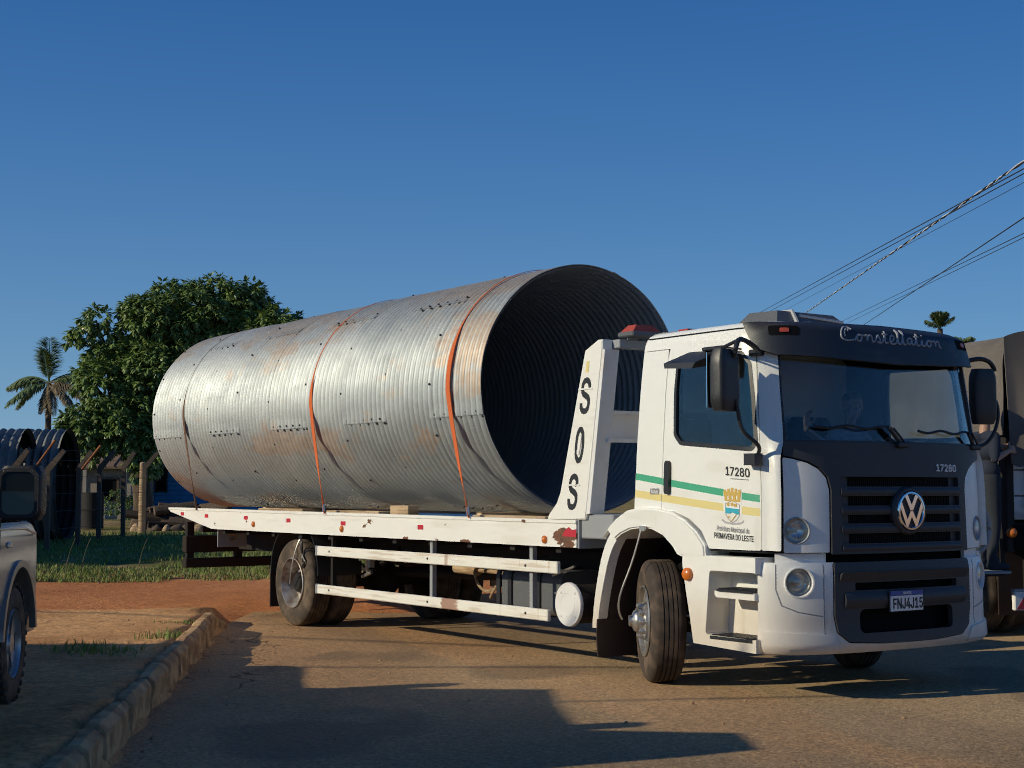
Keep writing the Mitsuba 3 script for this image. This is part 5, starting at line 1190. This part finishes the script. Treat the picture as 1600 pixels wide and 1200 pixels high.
for (p, q, r), nm in zip(W, names):
    a, b = through(p, q, 10, 120); put('overhead_wire', tube(sag(a, b, .0), r, 5), 'wire_dark', True, None, None, nm, 'wire', 'overhead wires')
a, b = through((7.33, 22, 6.31), (11.65, 60, 8.64), 10, 120)
t = np.linspace(0, 1, 900)[:, None]; L = np.linalg.norm(b - a); d = unit(b - a); s = unit(np.cross(d, [0, 0, 1.0])); u = np.cross(s, d)
k = thing('twisted_cable', 'twisted black and white service cable slanting down behind the cab roof', 'cable')
for i, mt in enumerate(('cable_white', 'wire_dark')):
    w = t * L / 1.25 * 2 * PI + 2.2 * np.sin(t * L * .9) + 1.1 * np.sin(t * L * 2.3) + i * PI; put('strand', tube(a + (b - a) * t + .011 * (np.cos(w) * s + np.sin(w) * u), .012, 5), mt, True, None, k)
for (p, dx, dy), nm in zip((((-18.5, 13.2), .93, -.36), ((-17.3, 9.2), 1, 0), ((-16.2, 6.4), 1, .14)), ('first', 'second', 'third')):
    put('street_wire', tube([(p[0] - 20 * dx, p[1] - 20 * dy, 6.0), (p[0] + 6 * dx, p[1] + 6 * dy, 6.0)], .030, 6), 'wire_dark', True, None, None, f'{nm} cable crossing high above the dirt sidewalk', 'wire', 'cables above the sidewalk')
# ================================================================ PICKUP ON THE DIRT SIDEWALK
def frame_of(x, y, deg, z=0.0): return RZ(deg, (x, y, z))
PM = frame_of(-4.22, 10.05, 96.5, .215)
pk_ = thing('pickup_truck', 'champagne pickup truck at the left picture edge, only fender, front wheel and mirror in view', 'pickup')
def pp_(base, mesh, mat, smooth=30, parent=pk_, label=None, M=None):
    return put(base, mesh, mat, smooth, PM if M is None else PM @ M, parent, label)
side = Polygon([(-5.25, .62), (-5.25, 1.36), (-3.30, 1.36), (-.95, 1.36), (-.55, 1.33), (.3, 1.28), (.74, 1.215), (.96, 1.12), (1.08, .98), (1.11, .80), (1.10, .60), (.95, .42), (.6, .42), (-.6, .42), (-3.3, .42), (-4.9, .5)])
arch_ = [Point(x, .40).buffer(.50, 24).union(sbox(x - .50, 0, x + .50, .40)) for x in (0, -3.97)]
plan = Polygon([(1.12, -.5), (1.10, -.70), (1.04, -.82), (.93, -.90), (.74, -.955), (.4, -.98), (0, -.985), (-5.25, -.985), (-5.25, .985), (0, .985), (.4, .98), (.74, .955), (.93, .90), (1.04, .82), (1.10, .70), (1.12, .5)])
_h = [(.93, .40), (.985, .72), (.985, .90), (.972, 1.0), (.94, 1.09), (.89, 1.165), (.81, 1.225), (.70, 1.27), (.55, 1.305), (.35, 1.33)]
sect = Polygon([(-a, b) for a, b in _h] + _h[::-1])
body = to_manifold(prism(side.difference(shapely.union_all(arch_)), -1.1, 1.1, 'xz').process()) if False else None
def mani(poly, h0, h1, plane):
    m = prism(poly, h0, h1, plane); m.merge_vertices(); trimesh.repair.fix_normals(m); return to_manifold(m)
core = mani(side, -1.1, 1.1, 'xz') ^ mani(plan, .3, 1.6, 'xy')
bedcab = mani(sect, -5.3, 1.2, 'yz')
core = core ^ bedcab
wells = [mani(a, s * .62 if s > 0 else -1.2, 1.2 if s > 0 else -.62, 'xz') for a in arch_ for s in (1, -1)]
for w_ in wells: core = core - w_
core = core - mani(sbox(-5.1, -.82, -2.5, .82), 1.0, 1.6, 'xy')     # open load bed
body = from_manifold(core)
pp_('body', body, 'pickup_paint', 28, label='champagne body with flared arch')
for x in (0, -3.97):
    for s in (1, -1):
        pp_('arch_lip', prism(Point(x, .40).buffer(.545, 24).difference(Point(x, .40).buffer(.498, 24)).intersection(sbox(x - 1, .46, x + 1, 1.2)), s * 1.005 if s < 0 else .96, -.96 if s < 0 else 1.005, 'xz'), 'pickup_paint', 40)
gh = hullmesh([(-2.36, s * .88, 1.17) for s in (-1, 1)] + [(-2.26, s * .74, 2.0) for s in (-1, 1)] + [(-1.62, s * .74, 2.02) for s in (-1, 1)] + [(-.72, s * .84, 1.20) for s in (-1, 1)] + [(-1.9, s * .60, 2.05) for s in (-1, 1)] + [(-2.3, s * .84, 1.75) for s in (-1, 1)])
pp_('cabin', gh, 'pickup_paint', 25)
for s in (-1, 1):
    for a, b, c, d in (((-2.22, 1.40), (-2.18, 1.92), (-1.66, 1.93), (-1.05, 1.42)),):
        yy = lambda z: s * (.905 - .16 * (z - 1.33) / .67)
        q = [(x, yy(z), z) for x, z in (a, b, c, d)]; q2 = [(x, y + s * .006, z) for x, y, z in q]
        pp_('window', hullmesh(q + q2), 'pickup_black', False)
    pp_('door_seam', prism(LineString([(-.60, 1.30), (-.62, .55)]).buffer(.005), s * .988 if s < 0 else .97, -.97 if s < 0 else .988, 'xz'), 'pickup_black', False)
    pp_('vent_badge', cat(bx(-.40, -.30, s * 1.0, s * .975, 1.035, 1.075, .008), bx(-.385, -.31, s * 1.004, s * 1.001, 1.048, 1.054), bx(-.385, -.31, s * 1.004, s * 1.001, 1.060, 1.066)), 'bare_steel', False)
    pp_('body_crease', tube([(-3.2, s * .988, 1.16), (-.6, s * .988, 1.16), (.2, s * .982, 1.145), (.72, s * .95, 1.10)], .009, 6), 'pickup_paint', 60)
    pp_('lamp_unit', hullmesh([(.90, s * .86, .92), (.88, s * .86, 1.06), (1.07, s * .72, .92), (1.03, s * .72, 1.06), (1.09, s * .60, 1.04), (1.11, s * .60, .92)]), 'lamp_glass', False)
    pp_('bumper_end', bx(.80, 1.15, s * .62, s * .88, .50, .70, .05), 'pickup_black', 30)
    # towing mirror
    Mm = RZ(-4, (-.86, s * (1.165 if s < 0 else 1.235), 1.385))
    mk = pp_('mirror', moved(mirror_body((0, 0, 0), .09, .135, .165), Mm), 'pickup_black', 25, label='big black towing mirror, glass towards the viewer' if s < 0 else None)
    pp_('mirror_rim', moved(prism(rrect(-.118, .118, -.148, .148, .05).difference(rrect(-.098, .098, -.128, .128, .045)), -.108, -.088, 'yz'), Mm), 'pickup_black', 30, parent=mk)
    pp_('mirror_glass', moved(prism(rrect(-.098, .098, -.128, .128, .045), -.098, -.090, 'yz'), Mm), 'mirror_glass', False, parent=mk)
    pp_('mirror_arm', cat(bx(-.89, -.81, s * .92, s * 1.13, 1.30, 1.35, .015), bx(-.89, -.81, s * .92, s * 1.13, 1.42, 1.46, .015)), 'pickup_black', 30, parent=mk)
pp_('bumper', bx(1.05, 1.17, -.72, .72, .50, .76, .05), 'bare_steel')
pp_('underbody', bx(-5.0, .9, -.58, .58, .36, .7), 'chassis_black', False)
pty = lathe([(.225, .02), (.24, .0), (.30, -.012), (.355, .0), (.385, .03), (.398, .06), (.40, .10), (.388, .104), (.388, .114), (.40, .118), (.40, .152), (.388, .156), (.388, .166), (.40, .17), (.398, .21), (.385, .24), (.355, .27), (.30, .28), (.24, .27), (.225, .25)], 64, closed=True)
lug = cat(*[moved(bx(-.016, .016, -.004, .05, .372, .402, .004), RT(k * 360 / 34, [0, 1, 0])) for k in range(34)])
dsc = Point(0, 0).buffer(.225, 28).difference(shapely.union_all([shapely.affinity.rotate(Polygon([(.075, -.018), (.19, -.055), (.19, .055), (.075, .018)]).buffer(.008), k * 72, origin=(0, 0)) for k in range(5)]))
prm = cat(prism(dsc, .035, .07, 'xz'), lathe([(.228, .01), (.222, .0), (.212, .02), (.205, .12), (.21, .24)], 48), lathe([(.07, .035), (.065, .015), (.001, .012)], 24))
for x in (0, -3.97):
    for s in (-1, 1):
        M = np.eye(4); M[:3, 3] = (x, s * .965, .40); M = M @ (np.eye(4) if s < 0 else RZ(180))
        wk = pp_('wheel', cat(pty, lug), 'rubber', 35, M=M)
        pp_('rim', prm, 'bare_steel', 35, parent=wk, M=M)
        pp_('brake_drum', lathe([(.17, .09), (.17, .26), (.001, .26)], 24), 'hollow_black', parent=wk, M=M)

# ================================================================ TRUCK WITH COVERED LOAD ON THE RIGHT
QM = frame_of(5.30, 16.55, 108, 0)
q_ = thing('covered_truck', 'truck with brown canvas over its load, seen from behind at the right picture edge', 'truck')
def qp(base, mesh, mat, smooth=30, parent=q_, label=None, M=None, kind=None):
    return put(base, mesh, mat, smooth, QM if M is None else QM @ M, parent, label, kind=kind)
W_, LEN = 2.5, 7.2
sec = curve([(.07, 0, 2.24), (.06, 0, 2.6), (.05, 0, 2.95), (.0, 0, 3.20), (-.16, 0, 3.30), (-.6, 0, 3.37), (-1.25, 0, 3.40), (-1.9, 0, 3.37), (-2.34, 0, 3.30), (-2.5, 0, 3.20), (-2.55, 0, 2.95), (-2.56, 0, 2.6), (-2.57, 0, 2.24)], 90)[:, [0, 2]]
xs = np.linspace(-.10, LEN, 150)
Xg, K = np.meshgrid(xs, np.arange(len(sec)), indexing='ij'); pos = np.stack([Xg, sec[K][..., 0], sec[K][..., 1]], -1)
hang = np.clip((3.15 - pos[..., 2]) / .9, 0, 1)
nv = np.stack([Xg * 2.6, pos[..., 1] * .2, pos[..., 2] * .5], -1)
off = (meshkit.fbm(nv, 4) - .5) * .26 * (.35 + hang); pos[..., 1] += off * np.where(pos[..., 1] > -1.25, 1, -1)
pos[..., 2] += (meshkit.noise(np.stack([Xg * 1.1, pos[..., 1] * .9, 0 * Xg], -1), 3) - .5) * .10 * (1 - hang) - .05 * hang * meshkit.noise(np.stack([Xg * 1.7, 0 * Xg, 0 * Xg], -1), 9)
idx = np.arange(Xg.size).reshape(Xg.shape); F = np.stack([idx[:-1, :-1], idx[1:, :-1], idx[1:, 1:], idx[:-1, 1:]], -1).reshape(-1, 4); F = np.vstack([F[:, [0, 1, 2]], F[:, [0, 2, 3]]])
pos = pos.reshape(-1, 3); nor = trimesh.Trimesh(pos, F, process=False).vertex_normals
tk = qp('canvas', slab(pos, F, pos, nor, -.005, .005), 'tarp_canvas', 50, label='sagging brown canvas cover')
ys_, zs_ = np.linspace(.05, -2.55, 60), np.linspace(0, 1, 26)
Yg, Zt = np.meshgrid(ys_, zs_, indexing='ij'); top = np.interp(-Yg, -sec[:, 0][40:60][::1], sec[:, 1][40:60]) if False else 3.36 - .10 * np.abs((Yg + 1.25) / 1.3) ** 6
edge = np.exp(-((Yg + .25) / .35) ** 2)
bot = 2.32 - .45 * np.exp(-((Yg - .0) / .28) ** 2) + .06 * np.sin(Yg * 7)
Z = top * (1 - Zt) + bot * Zt
Xr = -.10 - .05 * Zt + (meshkit.fbm(np.stack([Yg * 3.2, Z * .4, 0 * Yg], -1), 3, 4) - .5) * .18 * (.2 + Zt) - .10 * edge * Zt
pos = np.stack([Xr, Yg, Z], -1); idx = np.arange(Yg.size).reshape(Yg.shape); F = np.stack([idx[:-1, :-1], idx[1:, :-1], idx[1:, 1:], idx[:-1, 1:]], -1).reshape(-1, 4); F = np.vstack([F[:, [0, 1, 2]], F[:, [0, 2, 3]]])
pos = pos.reshape(-1, 3); nor = trimesh.Trimesh(pos, F, process=False).vertex_normals
qp('canvas_flap', slab(pos, F, pos, nor, -.005, .005), 'tarp_canvas', 50)
# bulging load underneath, posts and drop boards
qp('load', bx(.05, LEN - .1, -2.45, -.05, 1.2, 3.1, .1), 'chassis_black')
for k in range(8):
    for j, (z0, z1) in enumerate(((1.28, 1.55), (1.565, 1.84), (1.855, 2.12))):
        x0 = .10 + k * .89
        qp('side_board', bx(x0, x0 + .86, -.01, .035, z0, z1, .008), 'truck_board', False)
for j, (z0, z1) in enumerate(((1.30, 1.55), (1.562, 1.83), (1.842, 2.10))):
    for k in range(4): qp('tail_board', bx(-.035, .01, -.08 - k * .6, -.66 - k * .6, z0, z1, .008), 'truck_board', False)
for y in (-.03, -2.47): qp('corner_post', bx(-.05, .06, y - .05, y + .05, .95, 2.30, .01), 'chassis_black', False)
for k in range(4): qp('tail_latch', cat(bx(-.06, -.036, -.25 - .6 * k, -.22 - .6 * k, 1.32, 2.14), tube([(-.07, -.28 - .6 * k, 1.4), (-.075, -.19 - .6 * k, 1.46), (-.07, -.235 - .6 * k, 1.62)], .012, 6)), 'grey_steel', False)
qp('rope_end', cat(tube(curve([(-.16, -.32, 2.35), (-.17, -.30, 2.15), (-.16, -.33, 1.98), (-.14, -.30, 1.8), (-.12, -.31, 1.62)], 20), .014, 6), tube(curve([(-.16, -.30, 2.12), (-.19, -.22, 2.0), (-.17, -.10, 2.08), (-.14, .0, 2.12)], 14), .014, 6)), 'sticker_white')
qp('roller', tube([(-.12, -.02, 2.165), (-.12, -.42, 2.165)], .035, 10), 'wood')
qp('floor_beam', bx(-.02, LEN, -2.48, -.02, 1.08, 1.26), 'chassis_black', False)
for y in (-.85, -1.65): qp('frame_rail', bx(-.1, LEN, y - .05, y + .05, .78, 1.08), 'chassis_black', False)
qp('tail_beam', bx(-.06, .02, -2.46, -.06, .98, 1.25), 'hollow_black', False)
for y, r, dx in ((-.02, .055, .01), (-.30, .085, .0), (-.56, .085, .0), (-1.95, .085, 0), (-2.2, .085, 0)):
    M = np.eye(4); M[:3, 3] = (-.075, y, 1.165)
    qp('tail_lamp', lathe([(r, .02), (r, -.01), (r * .8, -.035), (.001, -.045)], 28, 'x'), 'amber_lens' if r < .06 else 'red_lens', True, M=M)
    if r > .06: qp('lamp_rim', lathe([(r + .012, .02), (r + .012, -.014), (r, -.012), (r, .02)], 28, 'x', closed=True), 'grey_steel', M=M)
ub = qp('bumper_bar', bx(-.10, -.04, -2.40, -.02, .34, .56, .01), 'sticker_white', False, label='striped red and white rear bumper bar')
for k in range(9):
    y = -.04 - k * .27
    qp('stripe', prism(Polygon([(y, .35), (y - .12, .35), (y - .25, .53), (y - .13, .53)]).intersection(sbox(-2.40, .345, -.03, .535)), -.103, -.099, 'yz'), 'sticker_red', False, parent=ub)
qp('bumper_cap', bx(-.105, -.045, -2.41, -.01, .535, .565), 'grey_steel', False)
for y in (-.6, -1.9): qp('bumper_arm', bx(-.07, .5, y - .04, y + .04, .4, .95), 'chassis_black', False)
for x in (1.05, 2.35):
    for y in (-.16, -.50, -2.34, -2.0):
        M = np.eye(4); M[:3, 3] = (x, y, .51); M = M @ RZ(180)
        qp('wheel', tyre_rear, 'dusty_rubber', 40, M=M)
        qp('wheel_rim', rim_rear, 'silver_paint', 40, M=M)
for y in (-.33, -2.17): qp('mud_flap', bx(.42, .435, y - .18, y + .14, .25, .95), 'flap_rubber', False)
qp('side_marker', cat(bx(.62, .68, .036, .042, .95, 1.22)), 'sticker_white', False); qp('side_marker', bx(.62, .68, .0425, .046, 1.10, 1.22), 'sticker_red', False)
qp('cab', cat(bx(LEN + .25, LEN + 2.2, -2.45, -.05, 1.0, 2.9, .12)), 'truck_board', 25)
qp('cab_glass', cat(bx(LEN + .9, LEN + 1.9, -.052, -.04, 1.9, 2.65, .005), bx(LEN + .9, LEN + 1.9, -2.46, -2.448, 1.9, 2.65, .005)), 'pickup_black', False)
for y in (-.2, -2.3):
    M = np.eye(4); M[:3, 3] = (LEN + 1.2, y, .51); M = M @ RZ(180)
    qp('wheel', tyre_front, 'rubber', 40, M=M)

# ================================================================ PEOPLE
def smooth_body(bones, edge=.025, it=8):
    """bones: ((point, radius), (point, radius)) pairs -> one smooth surface"""
    tot = None
    for (a, ra), (b, rb) in bones:
        P = np.vstack([trimesh.creation.icosphere(2, ra).vertices + a, trimesh.creation.icosphere(2, rb).vertices + b])
        m = manifold3d.Manifold.hull_points(P); tot = m if tot is None else tot + m
    m = from_manifold(tot.refine_to_length(edge)); m = trimesh.Trimesh(m.vertices, m.faces, process=True)
    trimesh.smoothing.filter_taubin(m, .5, -.52, it); return m
def hand(wrist, d, palm_n, mirror=1, curl=.5):
    """palm and five bent fingers: wrist point, pointing direction, palm normal"""
    d = unit(np.array(d, float)); n = unit(np.array(palm_n, float) - d * np.dot(palm_n, d)); s = np.cross(d, n) * mirror; w = np.array(wrist, float)
    B = [((w, .024), (w + d * .04, .028)), ((w + d * .045 + s * .025, .016), (w + d * .09 + s * .030, .013)), ((w + d * .045 - s * .025, .016), (w + d * .085 - s * .030, .012)), ((w + d * .03, .026), (w + d * .085, .016))]
    for k, (o, L) in enumerate(((.033, .068), (.011, .078), (-.011, .072), (-.032, .056))):
        p = w + d * .09 + s * o; q = d
        for j, f in enumerate((.45, .32, .23)):
            c = curl * (.5 + .6 * j); q2 = unit(q * math.cos(c) + n * math.sin(c)); e = p + q2 * L * f
            B.append(((p, .0098 - .001 * j), (e, .0088 - .001 * j))); p, q = e, q2
    p = w + d * .03 + s * .03; q = unit(d * .6 + s * .75 + n * .3)
    for j, L in enumerate((.038, .030, .022)):
        e = p + q * L; B.append(((p, .012 - .0012 * j), (e, .011 - .0012 * j))); p = e; q = unit(q + d * .35 + n * .15)
    return B
def head(c, fwd, up=(0, 0, 1)):
    """skull, jaw, nose, ears, brows: bones round the head centre"""
    f = unit(np.array(fwd, float)); u = np.array(up, float); s = np.cross(u, f); c = np.array(c, float)
    B = [((c + u * .03 - f * .015, .088), (c + u * .035 + f * .02, .080)), ((c - u * .03 + f * .03, .062), (c - u * .075 + f * .055, .036)), ((c + f * .088 + u * .012, .011), (c + f * .108 - u * .022, .015)),
         ((c + f * .085 + s * .035 + u * .025, .012), (c + f * .088 - s * .035 + u * .025, .012)), ((c + f * .085 - u * .052 + s * .018, .012), (c + f * .085 - u * .052 - s * .018, .012))]
    for k in (-1, 1): B.append(((c + s * k * .078 + u * .015, .016), (c + s * k * .086 - u * .022, .011)))
    return B
def eyes(c, fwd):
    f = unit(np.array(fwd, float)); s = np.cross([0, 0, 1], f)
    return cat(*[trimesh.creation.icosphere(2, .0105).apply_translation(np.array(c) + f * .083 + s * k * .031 + [0, 0, .008]) for k in (-1, 1)])
A_ = np.array
# the driver, in truck axes: left seat, right hand raised
hd = A_([.47, .73, 2.355]); fw = (.9, -.42, -.05)
dk = thing('person', 'driver in a dark shirt behind the windscreen, one hand raised', 'person')
def dp(base, m, mat, s=60, label=None): return put(base, m, mat, s, TT, dk, label)
sL, sR = A_([.38, .93, 2.10]), A_([.44, .53, 2.12])
body = smooth_body([((A_([.36, .64, 1.88]), .13), (A_([.36, .82, 1.88]), .13)), ((A_([.38, .62, 2.03]), .12), (A_([.36, .84, 2.03]), .12)), ((A_([.33, .62, 1.75]), .15), (A_([.33, .84, 1.75]), .15)), ((sL, .068), (sR, .068)), ((sL, .066), (A_([.55, 1.0, 1.88]), .048)), ((A_([.55, 1.0, 1.88]), .048), (A_([.72, .86, 2.03]), .038)),
                    ((sR, .066), (A_([.62, .22, 1.98]), .048)), ((A_([.62, .22, 1.98]), .048), (A_([.70, .06, 2.05]), .040)), ((A_([.34, .66, 1.68]), .10), (A_([.75, .58, 1.70]), .08)), ((A_([.34, .82, 1.68]), .10), (A_([.75, .88, 1.70]), .08))])
dp('shirt', body, 'shirt_grey')
dp('skin', smooth_body([((A_([.40, .73, 2.14]), .052), (hd + [-.01, 0, -.05], .050))] + head(hd, fw) + [((A_([.66, .14, 2.02]), .036), (A_([.785, -.16, 2.13]), .026))] + hand(A_([.785, -.16, 2.13]), (.12, -.05, 1), (1, .2, 0), 1, .35), .012, 5), 'skin', label='face, neck and raised hand')
dp('hair', smooth_body([((hd + A_([-.03, .01, .062]), .084), (hd + A_([.015, -.008, .070]), .076)), ((hd + A_([-.055, .02, .0]), .070), (hd + A_([-.05, .02, -.03]), .055))], .02, 4), 'hair')
dp('eyes', eyes(hd, fw), 'hair')
put('hand_left', smooth_body(hand(A_([.72, .86, 2.03]), (1, -.2, .35), (0, -.2, -1), -1, .9), .008, 4), 'skin', 60, TT, dk)
# worker busy at the side of the covered truck, standing on its step
wk = thing('person', 'worker in dark clothes reaching to the covered truck, half hidden by the cab mirror', 'person')
WM = QM @ RZ(0, (-.16, .36, .78))
def wp(base, m, mat, s=60): return put(base, m, mat, s, WM, wk)
# own axes: x along the truck, y away from it; facing -y and a little back
hc = A_([.0, -.03, 1.66])
wp('shirt', smooth_body([((A_([0, -.10, 1.36]), .075), (A_([0, .12, 1.36]), .07)), ((A_([-.10, 0, 1.26]), .12), (A_([.10, 0, 1.26]), .12)), ((A_([-.08, 0, 1.05]), .115), (A_([.08, 0, 1.05]), .115)), ((A_([-.18, 0, 1.40]), .065), (A_([.18, 0, 1.40]), .065)), ((A_([-.18, 0, 1.40]), .064), (A_([-.26, .06, 1.16]), .05)), ((A_([.18, 0, 1.40]), .064), (A_([.20, -.18, 1.26]), .05))]), 'shirt_dark')
wp('trousers', smooth_body([((A_([-.08, 0, .94]), .125), (A_([.08, 0, .94]), .125)), ((A_([-.10, 0, .88]), .105), (A_([-.11, -.03, .48]), .070)), ((A_([-.11, -.03, .48]), .070), (A_([-.11, .02, .10]), .052)), ((A_([.10, 0, .88]), .105), (A_([.11, -.04, .48]), .070)), ((A_([.11, -.04, .48]), .070), (A_([.11, .0, .10]), .052))]), 'trousers')
wp('skin', smooth_body([((A_([0, 0, 1.42]), .055), (hc + [0, .01, -.06], .052))] + head(hc, (-.25, -.95, 0)) + [((A_([-.26, .06, 1.16]), .042), (A_([-.20, -.16, 1.25]), .028)), ((A_([.20, -.18, 1.26]), .042), (A_([.10, -.34, 1.31]), .028))] + hand(A_([-.20, -.16, 1.25]), (.3, -.9, .2), (1, 0, -.2), 1, .7) + hand(A_([.10, -.34, 1.31]), (-.3, -.9, .1), (-.6, .1, -.8), -1, .9), .012, 5), 'skin')
wp('hair', smooth_body([((hc + A_([.012, .03, .06]), .086), (hc + A_([0, -.012, .072]), .078)), ((hc + A_([.01, .05, .0]), .070), (hc + A_([.01, .05, -.03]), .055))], .02, 4), 'hair')
for k in (-1, 1): wp('boot', smooth_body([((A_([k * .11, .03, .05]), .048), (A_([k * .11, -.02, .11]), .055)), ((A_([k * .11, .02, .045]), .045), (A_([k * .12, -.16, .035]), .036))], .02, 3), 'trousers')
qp('step_board', bx(-.36, .06, .20, .56, .745, .775, .008), 'grey_steel', False)
qp('step_bracket', cat(bx(.00, .04, .02, .5, .70, .744), bx(.00, .04, .02, .06, .70, 1.1)), 'chassis_black', False)

# an added, stretched copy of the pickup, unseen left of the picture: its bonnet and roof throw the front of the long foreground shadow
PM2 = frame_of(-6.2, 12.0, 96.5, .215) @ np.diag([1, 1, 1.18, 1])
p2 = thing('pickup_truck', 'unseen second pickup added left of the first for its shadow', 'pickup')
for key in [k for k in scene if k.startswith(pk_ + '__')]:
    d0 = dict(scene[key]); M0 = np.array(T(d0['to_world']).matrix) if not isinstance(d0['to_world'], np.ndarray) else d0['to_world']
    d0['to_world'] = T(PM2 @ np.linalg.inv(PM) @ M0); scene[p2 + key[len(pk_):]] = d0
put('canopy', hullmesh([(x, s * y, z) for s in (-1, 1) for x, y, z in ((-2.30, .86, 1.25), (-2.24, .74, 1.99), (-2.3, .55, 2.04), (-3.75, .55, 2.04), (-3.85, .74, 1.98), (-4.0, .86, 1.25))]), 'pickup_paint', 25, PM2, p2)  # added top that fills a notch in the foreground shadow
